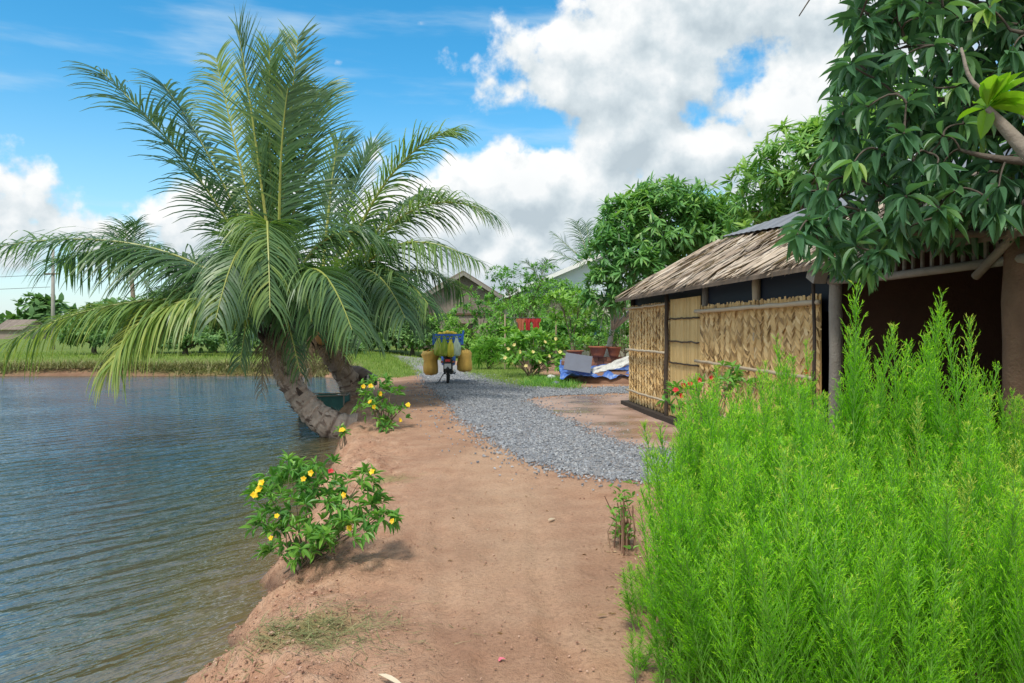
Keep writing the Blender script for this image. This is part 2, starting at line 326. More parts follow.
def ground_mat():
    m, nt, N, L = newmat('ground_soil')
    out=N('ShaderNodeOutputMaterial'); b=N('ShaderNodeBsdfPrincipled'); L(b.outputs[0],out.inputs[0])
    at=N('ShaderNodeAttribute',attribute_name='mask'); sp=N('ShaderNodeSeparateColor'); L(at.outputs['Color'],sp.inputs[0])
    tc=N('ShaderNodeTexCoord')
    def noise(s,d=6,r=.6,v=None):
        n=N('ShaderNodeTexNoise'); n.inputs['Scale'].default_value=s; n.inputs['Detail'].default_value=d; n.inputs['Roughness'].default_value=r; L(tc.outputs['Object'],n.inputs['Vector']); return n.outputs['Fac']
    def ramp(f,st):
        r=N('ShaderNodeValToRGB'); rampset(r,st); L(f,r.inputs[0]); return r.outputs[0]
    def mix(f,a,c,bl='MIX'):
        x=N('ShaderNodeMix',data_type='RGBA',blend_type=bl)
        if isinstance(f,float): x.inputs[0].default_value=f
        else: L(f,x.inputs[0])
        for s,v in (('A',a),('B',c)):
            if isinstance(v,tuple): x.inputs[s].default_value=(*v,1)
            else: L(v,x.inputs[s])
        return x.outputs['Result']
    dirt=ramp(noise(1.6,8,.65),[(.25,(.30,.158,.098)),(.45,(.435,.25,.160)),(.6,(.495,.305,.20)),(.78,(.57,.37,.255))])
    fine=ramp(noise(38,5,.7),[(.28,(.52,.50,.48)),(.5,(.98,.98,.98)),(.75,(1.2,1.2,1.2))])
    dirt=mix(.75,dirt,fine,'MULTIPLY')
    pebb=ramp(noise(110,3,.6),[(.3,(.55,.52,.5)),(.42,(1,1,1)),(.72,(1,1,1)),(.8,(1.35,1.35,1.35))])
    dirt=mix(.7,dirt,pebb,'MULTIPLY')
    dirt=mix(.8,dirt,ramp(noise(.85,4,.55),[(.36,(.74,.70,.68)),(.5,(1,1,1)),(.64,(1.10,1.08,1.04))]),'MULTIPLY')
    sand=mix(.6,ramp(noise(3,6,.6),[(.3,(.47,.29,.185)),(.7,(.60,.405,.27))]),fine,'MULTIPLY')
    c=mix(sp.outputs[1],dirt,sand)
    clay=ramp(noise(5,9,.72),[(.22,(.20,.098,.06)),(.40,(.42,.23,.145)),(.55,(.54,.33,.215)),(.75,(.66,.45,.32))])
    c=mix(sp.outputs[2],c,clay)
    gr=ramp(noise(9,6,.7),[(.3,(.06,.10,.02)),(.5,(.14,.21,.035)),(.7,(.26,.27,.07))])
    gf=N('ShaderNodeMath',operation='MULTIPLY_ADD'); L(noise(5,5,.7),gf.inputs[0]); gf.inputs[1].default_value=1.4
    g2=N('ShaderNodeMath',operation='MULTIPLY_ADD'); L(sp.outputs[0],g2.inputs[0]); g2.inputs[1].default_value=2.2; g2.inputs[2].default_value=-1.35; L(g2.outputs[0],gf.inputs[2]); gf.use_clamp=True
    c=mix(gf.outputs[0],c,gr)
    wet=N('ShaderNodeAttribute',attribute_name='wet')
    c=mix(wet.outputs['Fac'],c,(.085,.048,.03))
    L(c,b.inputs['Base Color'])
    rr=N('ShaderNodeMapRange'); L(wet.outputs['Fac'],rr.inputs[0]); rr.inputs[3].default_value=.92; rr.inputs[4].default_value=.35; L(rr.outputs[0],b.inputs['Roughness'])
    b.inputs['Specular IOR Level'].default_value=.25
    hs=N('ShaderNodeMath',operation='MULTIPLY_ADD'); L(noise(22,8,.7),hs.inputs[0]); hs.inputs[1].default_value=1.; L(noise(120,3,.6),hs.inputs[2])
    bp=N('ShaderNodeBump'); bp.inputs['Strength'].default_value=.75; bp.inputs['Distance'].default_value=.02; L(hs.outputs[0],bp.inputs['Height'])
    vo=N('ShaderNodeTexVoronoi',feature='DISTANCE_TO_EDGE'); vo.inputs['Scale'].default_value=13
    nv=N('ShaderNodeTexNoise'); nv.inputs['Scale'].default_value=6; L(tc.outputs['Object'],nv.inputs['Vector'])
    av=N('ShaderNodeVectorMath',operation='MULTIPLY_ADD'); L(nv.outputs['Color'],av.inputs[0]); av.inputs[1].default_value=(.35,.35,.35); L(tc.outputs['Object'],av.inputs[2]); L(av.outputs[0],vo.inputs['Vector'])
    cr=N('ShaderNodeMapRange'); L(vo.outputs['Distance'],cr.inputs[0]); cr.inputs[2].default_value=.12
    mm=N('ShaderNodeMath',operation='MULTIPLY'); L(cr.outputs[0],mm.inputs[0]); L(sp.outputs[2],mm.inputs[1])
    b2=N('ShaderNodeBump'); b2.inputs['Strength'].default_value=.4; b2.inputs['Distance'].default_value=.03; L(mm.outputs[0],b2.inputs['Height']); L(bp.outputs[0],b2.inputs['Normal'])
    L(b2.outputs[0],b.inputs['Normal'])
    return m
ground = gm.build('ground', ground_mat(), smooth=True); tag(ground, kind='structure')
g = np.zeros(X.shape); 
for p in GRASSP: 
    d = pdist(X,Y,p); d=np.where(inside(X,Y,p),d,-d); g=np.maximum(g,sstep(-.5,.5,d))
g=np.maximum(g, sstep(30.6,31.6,Y)*sstep(-5,-7,X)); g=np.maximum(g, sstep(34,40,Y)); g=np.maximum(g,sstep(22,27,Y)*sstep(1.4,.6,S)*sstep(.1,.5,S))
g=np.maximum(g, .55*np.exp(-(((X+1.05)/.45)**2+((Y-3.75)/.35)**2)))
g=np.maximum(g, .48*np.exp(-(((X+1.25)/.5)**2+((Y-7.6)/.5)**2)))
sand = np.exp(-((X-(-.02-.03*(Y-5)))/.55)**2)*sstep(3.5,5.5,Y)*np.exp(-np.maximum(Y-9,0)/3)*.8
sand = np.clip(sand*(.3+1.3*fbm(X*1.7,Y*1.2,4)),0,1)
clay = np.exp(-np.maximum(S-.35,0)**2/.55)*(S>-.5)*np.clip(.1+1.6*fbm(X*2.2+8,Y*2.2,4),0,1)
wetm = sstep(.10,-.03,S+(fbm(X*9,Y*9,3)-.5)*.1)*.85
me=ground.data
a=me.attributes.new('mask','FLOAT_COLOR','POINT'); a.data.foreach_set('color', np.stack([g,sand,np.clip(clay,0,1),np.ones_like(g)],-1).reshape(-1).astype(np.float32))
a=me.attributes.new('wet','FLOAT','POINT'); a.data.foreach_set('value', wetm.ravel().astype(np.float32))

# water
def water_mat():
    m, nt, N, L = newmat('pond_water')
    out=N('ShaderNodeOutputMaterial'); b=N('ShaderNodeBsdfPrincipled'); L(b.outputs[0],out.inputs[0])
    at=N('ShaderNodeAttribute',attribute_name='tint'); tc=N('ShaderNodeTexCoord')
    rp=N('ShaderNodeValToRGB'); rampset(rp,[(0,(.022,.075,.118)),(.20,(.042,.068,.064)),(.55,(.095,.080,.036)),(1,(.17,.115,.058))]); L(at.outputs['Fac'],rp.inputs[0])  # deep-water blue paints part of the sky's reflection into the base colour
    L(rp.outputs[0],b.inputs['Base Color']); b.inputs['Roughness'].default_value=.045; b.inputs['IOR'].default_value=2.35; b.inputs['Specular IOR Level'].default_value=.5
    mp=N('ShaderNodeMapping'); mp.inputs['Rotation'].default_value=(0,0,R(-54)); L(tc.outputs['Object'],mp.inputs[0])
    def wave(scale,dist,dscale):
        w=N('ShaderNodeTexWave',wave_type='BANDS',bands_direction='Y',wave_profile='SIN'); w.inputs['Scale'].default_value=scale; w.inputs['Distortion'].default_value=dist; w.inputs['Detail'].default_value=3; w.inputs['Detail Scale'].default_value=dscale; w.inputs['Detail Roughness'].default_value=.6; L(mp.outputs[0],w.inputs['Vector']); return w.outputs['Fac']
    mp2=N('ShaderNodeMapping'); mp2.inputs['Scale'].default_value=(.75,2.9,1); L(mp.outputs[0],mp2.inputs[0])
    n1=N('ShaderNodeTexNoise'); n1.inputs['Scale'].default_value=2.2; n1.inputs['Detail'].default_value=3; n1.inputs['Roughness'].default_value=.5; L(mp2.outputs[0],n1.inputs['Vector'])
    n2=N('ShaderNodeTexNoise'); n2.inputs['Scale'].default_value=9; n2.inputs['Detail'].default_value=2; L(mp2.outputs[0],n2.inputs['Vector'])
    def madd(a,k,c):
        x=N('ShaderNodeMath',operation='MULTIPLY_ADD'); L(a,x.inputs[0]); x.inputs[1].default_value=k
        if c is None: x.inputs[2].default_value=0
        else: L(c,x.inputs[2])
        return x.outputs[0]
    h=madd(wave(.85,9.,.55),.34,None); h=madd(wave(1.7,9.,.9),.12,h); h=madd(n1.outputs['Fac'],1.25,h); h=madd(n2.outputs['Fac'],.22,h)
    nc=N('ShaderNodeTexNoise'); nc.inputs['Scale'].default_value=.33; nc.inputs['Detail'].default_value=3; L(tc.outputs['Object'],nc.inputs['Vector'])
    mr=N('ShaderNodeMapRange'); L(nc.outputs['Fac'],mr.inputs[0]); mr.inputs[1].default_value=.36; mr.inputs[2].default_value=.64; mr.inputs[3].default_value=.35; mr.inputs[4].default_value=1.0
    bp=N('ShaderNodeBump'); L(mr.outputs[0],bp.inputs['Strength']); bp.inputs['Distance'].default_value=.10; L(h,bp.inputs['Height']); L(bp.outputs[0],b.inputs['Normal'])
    return m
wx=axis(-8,1.5,.15,-79,1.5); wy=axis(1,32,.25,-18,33)
WX,WY=np.meshgrid(wx,wy); n_=len(wx); i_=(np.arange(len(wy)-1)[:,None]*n_+np.arange(n_-1)[None]).ravel()
sw=-shore(WX,WY); tw=np.exp(-np.maximum(sw,0)/.85)*(1-.5*sstep(9,16,WY))
wm=MB().add(np.stack([WX,WY,np.full(WX.shape,-.35)],-1).reshape(-1,3), np.stack([i_,i_+1,i_+n_+1,i_+n_],-1), tw.ravel())
tag(wm.build('pond_water', water_mat(), smooth=True), kind='structure')

# gravel track and mud patch as sheets that follow the ground, loose stones on top
def sheet(name, poly, cell, lift, mat, edge=.12):
    p=np.array(poly); gx=np.arange(p[:,0].min()-cell,p[:,0].max()+cell,cell); gy=np.arange(p[:,1].min()-cell,min(p[:,1].max(),40)+cell,cell)
    A,B=np.meshgrid(gx,gy); cx=A[:-1,:-1]+cell/2; cy=B[:-1,:-1]+cell/2
    d=pdist(cx,cy,poly); d=np.where(inside(cx,cy,poly),d,-d)+(fbm(cx*2.5,cy*2.5,3)-.5)*edge*4
    k=(d>0).ravel(); n=len(gx); ix=(np.arange(len(gy)-1)[:,None]*n+np.arange(n-1)[None]).ravel()[k]
    f=np.stack([ix,ix+1,ix+n+1,ix+n],-1); used=np.unique(f); re=np.full(A.size,-1); re[used]=np.arange(len(used))
    V=np.stack([A,B,hgt(A,B)+lift],-1).reshape(-1,3)[used]
    return MB().add(V,re[f],.5).build(name,mat,smooth=True)
tag(sheet('gravel_track',GRAVEL,.1,.010,tintmat('gravel_bed',[(0,(.14,.135,.135)),(.5,(.28,.27,.27)),(1,(.44,.41,.39))],.9,0,.45,60,.8,90)),kind='structure')
def mud_mat():
    m, nt, N, L = newmat('wet_mud')
    out=N('ShaderNodeOutputMaterial'); b=N('ShaderNodeBsdfPrincipled'); L(b.outputs[0],out.inputs[0]); tc=N('ShaderNodeTexCoord')
    n=N('ShaderNodeTexNoise'); n.inputs['Scale'].default_value=.9; n.inputs['Detail'].default_value=6; L(tc.outputs['Object'],n.inputs['Vector'])
    r=N('ShaderNodeValToRGB'); rampset(r,[(.3,(.24,.145,.105)),(.5,(.37,.24,.18)),(.7,(.47,.33,.26))]); L(n.outputs['Fac'],r.inputs[0]); L(r.outputs[0],b.inputs['Base Color'])
    q=N('ShaderNodeMapRange'); L(n.outputs['Fac'],q.inputs[0]); q.inputs[1].default_value=.42; q.inputs[2].default_value=.56; q.inputs[3].default_value=.12; q.inputs[4].default_value=.7; L(q.outputs[0],b.inputs['Roughness'])
    n2=N('ShaderNodeTexNoise'); n2.inputs['Scale'].default_value=14; n2.inputs['Detail'].default_value=4; L(tc.outputs['Object'],n2.inputs['Vector'])
    bp=N('ShaderNodeBump'); bp.inputs['Distance'].default_value=.01; bp.inputs['Strength'].default_value=.3; L(n2.outputs['Fac'],bp.inputs['Height']); L(bp.outputs[0],b.inputs['Normal'])
    return m
tag(sheet('mud_patch',MUD,.09,.006,mud_mat(),.06),kind='structure')
OCT_V=np.array([(1,0,0),(-1,0,0),(0,1,0),(0,-1,0),(0,0,1),(0,0,-1)],float)
OCT_F=np.array([(0,2,4),(2,1,4),(1,3,4),(3,0,4),(2,0,5),(1,2,5),(3,1,5),(0,3,5)])
CUB_V=np.array([(x,y,z) for z in(-1,1) for x,y in((-1,-1),(1,-1),(1,1),(-1,1))],float)*.7
def stones(mb, x, y, size, tint, lift=.3):
    n=len(x); tv=CUB_V[None]*(1+rng.uniform(-.35,.35,(n,8,3)))
    sc=np.stack([size*rng.uniform(.7,1.3,n),size*rng.uniform(.6,1.1,n),size*rng.uniform(.4,.8,n)],-1)
    a=rng.uniform(0,6.28,n); V=tv*sc[:,None,:]; c,s=np.cos(a)[:,None],np.sin(a)[:,None]
    W=np.stack([V[...,0]*c-V[...,1]*s,V[...,0]*s+V[...,1]*c,V[...,2]+V[...,0]*rng.uniform(-.3,.3,(n,1))],-1)
    W+=np.stack([x,y,hgt(x,y)+.010+size*lift],-1)[:,None,:]
    mb.add(W.reshape(-1,3),(BOXF[None]+(np.arange(n)*8)[:,None,None]).reshape(-1,4),np.repeat(tint,8))
def sample_poly(poly,n,fuzz=0.,dens=None):
    p=np.array(poly); out=[];tot=0
    while tot<n:
        x=rng.uniform(p[:,0].min()-fuzz,p[:,0].max()+fuzz,n*3); y=rng.uniform(p[:,1].min()-fuzz,p[:,1].max()+fuzz,n*3)
        d=pdist(x,y,poly); d=np.where(inside(x,y,poly),d,-d); k=d>-np.abs(rng.normal(0,fuzz+1e-6,len(x)))*(.4+fbm(x*1.5,y*1.5,3))
        if dens is not None: k&=rng.random(len(x))<dens(x,y)
        out.append(np.stack([x[k],y[k]],-1)); tot+=k.sum()
    return np.concatenate(out)[:n]
q=sample_poly([p for p in GRAVEL if p[1]<30],32000,.16,lambda x,y: np.clip((11/np.maximum(y,5))**1.3,.12,1))
q=np.concatenate([q,sample_poly([p for p in GRAVEL if p[1]<26],1500,.75,lambda x,y: (pdist(x,y,GRAVEL)<.9)*(~inside(x,y,GRAVEL)+.03))])
sb=MB(); stones(sb,q[:,0],q[:,1],rng.uniform(.006,.0145,len(q))*np.where(rng.random(len(q))<.06,1.5,1)*(1+.02*q[:,1]),np.clip(rng.normal(.5,.28,len(q)),0,1))
tag(sb.build('gravel',tintmat('gravel_stone',[(0,(.14,.15,.165)),(.5,(.285,.30,.33)),(1,(.48,.49,.50))],.8,0,.15,30)),'blue grey crushed stone spread over the curving track','gravel',kind='stuff')
# crumbs of soil and small pebbles on the bank and the path
n=5200; x=rng.uniform(-2.0,1.6,n*3); y=3.0+rng.random(n*3)**1.7*9; s=shore(x,y); k=(s>.02)&(rng.random(n*3)<np.clip(1.1-s*.9,.10,1)); x,y,s=x[k][:n],y[k][:n],s[k][:n]
sb=MB(); stones(sb,x,y,rng.uniform(.002,.0075,len(x))*(1+1.5*(s<.6)*rng.random(len(x))**5),np.clip(rng.normal(.5,.2,len(x)),0,1),.1)
tag(sb.build('soil_crumbs',tintmat('soil_crumb',[(0,(.24,.125,.085)),(.5,(.44,.25,.17)),(1,(.60,.40,.30))],.95,0,.15,20)),'crumbled reddish soil lying on the path and clay bank','soil',kind='stuff')

# grass
blade=strip_t(3,lambda y:max(.05,1-y)*.5,0,.35)
def grass(name,poly,n,h,mat,label,fuzz=.2,lean=.5,dens=None):
    q=sample_poly(poly,n,fuzz,dens); a=rng.uniform(0,6.28,n); e=rng.uniform(.3,1.2,n)*lean
    d=np.stack([np.cos(a)*e,np.sin(a)*e,np.ones(n)],-1); up=np.stack([-np.cos(a),-np.sin(a),np.full(n,.3)],-1)
    hh=rng.uniform(.5,1.2,n)*h; T=np.stack([q[:,0],q[:,1],hgt(q[:,0],q[:,1])-.01],-1)
    mb=MB(); scatter(mb,*blade,orient(d,up),T,np.stack([np.full(n,h*.10),hh,hh],-1),np.clip(rng.normal(.5,.22,n),0,1))
    return tag(mb.build(name,mat),label,'grass',kind='stuff')
grass('grass',GRASSP[0],5000,.16,M['grass'],'short green lawn patch between the leaning palms and the gravel bend')
grass('grass',GRASSP[1],4500,.13,M['grass'],'thin yellowish grass strip between the gravel and the flowering bushes')
grass('grass',[(-7,31.2),(-30,31.2),(-30,40),(-4,46),(-4,30),(-5.6,29)],9000,.22,M['grass'],'tall pale grass along the far bank of the pond',dens=lambda x,y:np.clip(1.4-(y-31)/10,.1,1))
grass('ground_cover',[G(*p) for p in ((525,386),(575,389),(572,379),(535,378))],1600,.22,M['shrubl'],'bright green low weeds at the foot of the pale flowering bush',lean=1.0)
# reeds hanging at the far waterline
grass('reeds',[(-6.6,29.6),(-9,30.7),(-26,30.6),(-26,31.1),(-8,31.3),(-6.0,29.3)],5500,.42,M['drygrass'],'dry brown stems fringing the far waterline of the pond',.1,.8)
# dry cut grass on near bank
n=900; a=rng.normal(.3,.9,n); q=np.stack([rng.normal(-1.05,.24,n),rng.normal(3.72,.17,n)],-1); k=shore(q[:,0],q[:,1])>.02; q=q[k];a=a[k];n=len(q)
d=np.stack([np.cos(a),np.sin(a),rng.normal(.05,.22,n)],-1)
mb=MB(); hh=rng.uniform(.05,.16,n); scatter(mb,*blade,orient(d,np.tile([0,0,1.],(n,1))),np.stack([q[:,0],q[:,1],hgt(q[:,0],q[:,1])+rng.uniform(.003,.03,n)],-1),np.stack([np.full(n,.0045),hh,hh*.6],-1),np.clip(rng.normal(.45,.25,n),0,1))
tag(mb.build('cut_grass',M['drygrass']),'cut drying grass strewn on the clay bank nearest the camera','grass',kind='stuff')

# ------------------------------------------------------------------ coconut palms
leaflet=strip_t(5,lanceprof,.35,.0)
LK=1.32
M['dead'] = tintmat('dead_palm_leaf',[(0,(.10,.065,.04)),(.5,(.27,.19,.12)),(1,(.44,.33,.22))],.8,.15,.2,3)
def frond(base,ctrl,tip,L=.75,n=70,parent=None,roll=0.,droop=.55,tint=.4,fan=.9,rb=.035,gap=.12,name='frond',dead=False):
    """rachis through base-ctrl-tip with two rows of hanging leaflets; all points in place coordinates"""
    rp=bez([base,ctrl,tip] if np.ndim(ctrl)==1 else [base,*ctrl,tip],40); mb=MB()
    tube(mb,rp,np.linspace(rb,.006,40)*np.linspace(1.2,1,40),6,np.linspace(.75,.5,40),1)
    us=np.linspace(gap,.995,n)
    for side in(-1,1):
        u=np.clip(us+rng.normal(0,.004,n),0,.999); k=u*39; i=k.astype(int); f=(k-i)[:,None]; i2=np.minimum(i+1,39)
        p=rp[i]*(1-f)+rp[i2]*f; t=nrm(rp[i2]-rp[i]+1e-9*np.array([0,0,1]))
        t=nrm(np.gradient(rp,axis=0))[i]
        sd=np.cross(t,np.array([0,0,1.])); ln=np.linalg.norm(sd,axis=1,keepdims=True)
        ref=nrm(np.cross(nrm(np.asarray(tip)-np.asarray(base)),np.array([.25,1,.1])))
        sd=np.where(ln>.25,sd/np.maximum(ln,1e-6),ref); nm=nrm(np.cross(sd,t))
        if roll: c,s_=math.cos(roll),math.sin(roll); sd,nm=sd*c+nm*s_,nm*c-sd*s_
        prog=(us-gap)/(1-gap); ang=(fan*(1-.45*prog)+.22)[:,None]       # angle off the rachis
        d=np.cos(ang)*t+np.sin(ang)*sd*side+nm*rng.normal(.20-.22*min(1,droop),.10,(n,1))
        d=nrm(d+rng.normal(0,.085,(n,3))+.16*np.sin(us*rng.uniform(9,17)+rng.uniform(0,6))[:,None]*nm)
        ll=L*(np.sin(np.pi*np.clip(.17+prog*.70,0,1))**.75)*(rng.uniform(.80,1.10,n))*np.where(rng.random(n)<.06,.45,1.); ll=ll*LK
        # bend under gravity: build curved strips row by row
        m_=6; V=np.zeros((n,m_+1,2,3)); cur=p.copy(); dd=d.copy(); w0=.0170*L/.75
        up=nm*.6+np.array([0,0,.4])
        for r in range(m_+1):
            yy=r/m_; w=w0*max(.06,(1-yy)**.55*min(1,.5+yy*3))
            sx=nrm(np.cross(dd,nm+1e-3)); V[:,r,0]=cur-sx*w; V[:,r,1]=cur+sx*w
            cur=cur+dd*(ll/m_)[:,None]; dd=nrm(dd+np.array([0,0,-1])*droop*(.35+.9*yy)*rng.uniform(.75,1.25,(n,1))*.55)
        b=(np.arange(n)*(m_+1)*2)[:,None,None]; rr=(np.arange(m_)*2)[None,:,None]; Fc=(b+rr+np.array([0,1,3,2])[None,None]).reshape(-1,4)
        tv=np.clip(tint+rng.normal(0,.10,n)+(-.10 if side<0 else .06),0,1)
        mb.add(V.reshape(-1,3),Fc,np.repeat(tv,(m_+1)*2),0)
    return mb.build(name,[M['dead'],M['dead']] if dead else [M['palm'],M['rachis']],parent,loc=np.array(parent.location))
def palm_trunk(pts,r0,r1,parent,n=72,seg=20):
    p=spline(pts,n); p+=0
    seglen=np.concatenate([[0],np.cumsum(np.linalg.norm(np.diff(p,axis=0),axis=1))])
    ring=seglen/.19+.25*np.sin(seglen*3.1); ph=ring-np.floor(ring); base=r0+(r1-r0)*np.linspace(0,1,n)**.5
    rad=base*(1+.10*(1-ph)*np.linspace(.9,1.2,n)); ang=np.arange(seg)*2*math.pi/seg
    wob=np.stack([.03*np.sin(3*ang+i*.4)+rng.normal(0,.022,seg)+.05*(((ring[i]+.5*np.sin(ang))%1)-.5) for i in range(n)])
    mb=MB(); tint=np.clip(.74-.5*ph**9-.30*np.linspace(0,1,n)**3+rng.normal(0,.07,n),0,1)
    tube(mb,p,rad,seg,tint,0,True,wob)
    tg=nrm(np.gradient(p,axis=0))
    for rr in range(int(ring[-1])+1):
        i=int(np.argmin(np.abs(ring-rr-.85))); k=26; a=rng.uniform(0,6.28,k); x=nrm(np.cross(tg[i],[0,1.,.1])); y=np.cross(tg[i],x)
        o_=np.cos(a)[:,None]*x+np.sin(a)[:,None]*y; b_=p[i]+o_*rad[i]*.99+tg[i]*rng.uniform(-.05,.05,(k,1))
        L_=rng.uniform(.06,.17,k); scatter(mb,*strip_t(3,lambda y:.5*(1-y*.7),0,-.25),orient(tg[i]*rng.choice([1,1,-1],(k,1))+o_*rng.uniform(.02,.22,(k,1))+rng.normal(0,.12,(k,3)),o_),b_,np.stack([rng.uniform(.03,.11,k),L_,L_],-1),np.clip(rng.normal(.58,.27,k)-.35*(i/n)**3,0,1))
    return mb.build('trunk',M['palmbark'],parent,loc=np.array(parent.location)),p
def crown_base(c,parent,n=14,r=.16,h=.6):
    mb=MB()
    for i in range(n):
        a=i*2.4; hh=h*rng.uniform(.5,1.1); z0=rng.uniform(-.45,.05)
        b=np.asarray(c)+np.array([math.cos(a)*r*.7,math.sin(a)*r*.7,z0]); e=b+np.array([math.cos(a)*r*rng.uniform(.8,2.4),math.sin(a)*r*rng.uniform(.8,2.4),hh])
        tube(mb,bez([b,(b+e)/2+np.array([math.cos(a)*.04,math.sin(a)*.04,-.02]),e],6),np.linspace(.075,.028,6),6,rng.uniform(.1,.8))
    for i in range(160):
        a=rng.uniform(0,6.28); b=np.asarray(c)+np.array([math.cos(a)*r,math.sin(a)*r,rng.uniform(-.5,.2)]); e=b+np.array([math.cos(a)*rng.uniform(.02,.2),math.sin(a)*rng.uniform(.02,.2),rng.uniform(-.35,.25)])
        tube(mb,[b,(b+e)/2,e],[.008,.006,.002],3,rng.uniform(0,.6),cap=False)
    return mb.build('leaf_bases',M['fibre'],parent,loc=np.array(parent.location))

B1=P(332,430,12.9); B1[2]=-.42
palm=thing('coconut_palm','larger coconut palm with tall upright fronds and ringed trunk leaning over the water','palm tree',B1,group='leaning coconut palms on the pond bank')
T1,_=palm_trunk([P(350,432,13.1),P(331,425,13.0),P(315,414,13.0),P(300,397,13.0),P(287,377,13.0),P(278,354,13.0),P(276,325,13.05)],.325,.145,palm)
C1=P(277,326,13.05); crown_base(C1+np.array([0,0,.05]),palm)
for (c,t,L,tint,kw) in [(a[0],a[-4],*a[-3:]) if len(a)==5 else ((a[0],a[1]),*a[2:]) for a in [
  ((258,140),(238,30,12.9),.80,.40,dict(droop=.12,fan=.55,roll=.5)),
  ((285,160),(298,36,13.5),.80,.42,dict(droop=.12,fan=.6,roll=-.4)),
  ((268,160),(270,48,13.2),.85,.52,dict(droop=.15,fan=.6,roll=.2)),
  ((240,170),(216,58,13.8),.75,.58,dict(droop=.55,fan=.8,roll=.9)),
  ((276,160),(288,88,12.4),.80,.40,dict(droop=.34,fan=1.05,roll=.35)),
  ((300,170),(318,90,14.2),.95,.34,dict(droop=.35,fan=.95)),
  ((240,200),(100,70,12.6),1.0,.26,dict(droop=.42,fan=.95,roll=.3)),
  ((235,180),(163,84,13.6),.92,.32,dict(droop=.5,fan=1.0)),
  ((180,215),(2,246,12.4),1.15,.42,dict(droop=.75,roll=.15)),
  ((150,220),(60,262,14.0),1.15,.36,dict(droop=.8)),
  ((205,285),(95,292),(-12,352,11.6),1.1,.72,dict(droop=.9)),
  ((225,282),(140,290),(112,364,11.4),1.12,.88,dict(droop=1.0)),
  ((220,270),(150,285),(112,350,12.6),1.05,.60,dict(droop=1.0)),
  ((205,225),(128,345,14.6),.9,.45,dict(droop=.9)),
  ((262,175),(268,205),(270,308,11.2),.78,.55,dict(droop=.85,roll=.25)),
  ((250,170),(216,318,11.0),.75,.34,dict(droop=.9,roll=.3)),
  ((285,205),(312,322,11.8),.75,.30,dict(droop=.95)),
  ((262,220),(248,318,11.8),.6,.22,dict(droop=1.0,roll=.4)),
  ((275,260),(300,372,12.2),.5,.24,dict(droop=1.0)),
  ((310,210),(352,330,11.4),.85,.38,dict(droop=.9)),
  ((315,190),(395,250,13.6),.9,.30,dict(droop=.75)),
  ((255,240),(240,365,12.4),.5,.28,dict(droop=1.0)),
  ((255,215),(185,280,15.3),.9,.25,dict(droop=.8)),
]]:
    dt=t[2]; dc=13.05+(dt-13.05)*.45
    frond(C1+rng.normal(0,.05,3),P(c[0],c[1],dc) if not isinstance(c[0],tuple) else [P(*c[0],13.05+(dt-13.05)*.3),P(*c[1],13.05+(dt-13.05)*.65)],P(t[0],t[1],dt),L,int(88+30*L),palm,tint=tint,**kw)

for c,t,L in (((262,318),(262,392,12.8),.34),((292,322),(296,374,12.9),.3),((272,330),(280,380,12.6),.25)):
    tag(frond(C1+np.array([0,0,-.1]),P(c[0],c[1],12.9),P(*t),L,44,palm,droop=1.,tint=.5,name='dead_frond',dead=True),'brown dried frond hanging against the trunk')
B2=P(352,406,17.6); B2[2]=-.33
palm2=thing('coconut_palm','smaller coconut palm behind, its short trunk kinked, fronds arching toward the gravel','palm tree',B2,group='leaning coconut palms on the pond bank')
palm_trunk([B2+np.array([0,0,-.05]),P(352,392,17.6),P(348,380,17.5),P(337,364,17.3),P(327,348,17.2),P(322,330,17.1)],.345,.18,palm2)
C2=P(322,332,17.1); crown_base(C2,palm2,16,.2,.7)
for (c,t,L,tint,kw) in [
  ((372,150),(455,130,16.4),1.0,.50,dict(droop=.55)),
  ((390,160),(496,216,16.2),1.0,.48,dict(droop=.7)),
  ((375,200),(478,262,15.0),1.0,.46,dict(droop=.85)),
  ((368,222),(428,304,14.6),.95,.40,dict(droop=.95)),
  ((360,215),(405,318,13.8),1.0,.34,dict(droop=.95)),
  ((345,220),(366,335,13.6),.95,.30,dict(droop=1.0)),
  ((330,180),(338,142,17.6),.9,.34,dict(droop=.2,fan=.6,roll=.4)),
  ((345,190),(372,146,18.2),.95,.36,dict(droop=.25,fan=.7)),
  ((380,200),(430,190,19.2),1.0,.34,dict(droop=.7)),
  ((395,235),(462,290,19.4),1.0,.34,dict(droop=.85)),
  ((370,235),(425,328,19.0),1.0,.28,dict(droop=.9)),
  ((290,235),(255,330,16.4),.95,.30,dict(droop=.95)),
  ((318,220),(318,335,14.4),.9,.28,dict(droop=1.0)),
  ((340,240),(392,275,16.6),1.0,.38,dict(droop=.8)),
]:
    dt=t[2]; dc=17.1+(dt-17.1)*.45
    frond(C2+rng.normal(0,.06,3),P(c[0],c[1],dc),P(t[0],t[1],dt),L*1.05,int(84+30*L),palm2,tint=tint,rb=.045,**kw)
mb=MB(); blob(mb,P(322,336,16.7),(.16,.15,.21),.6,seg=14,jit=.03)
nut=mb.build('dry_coconut',M['husk'],palm2,smooth=True,loc=np.array(palm2.location))

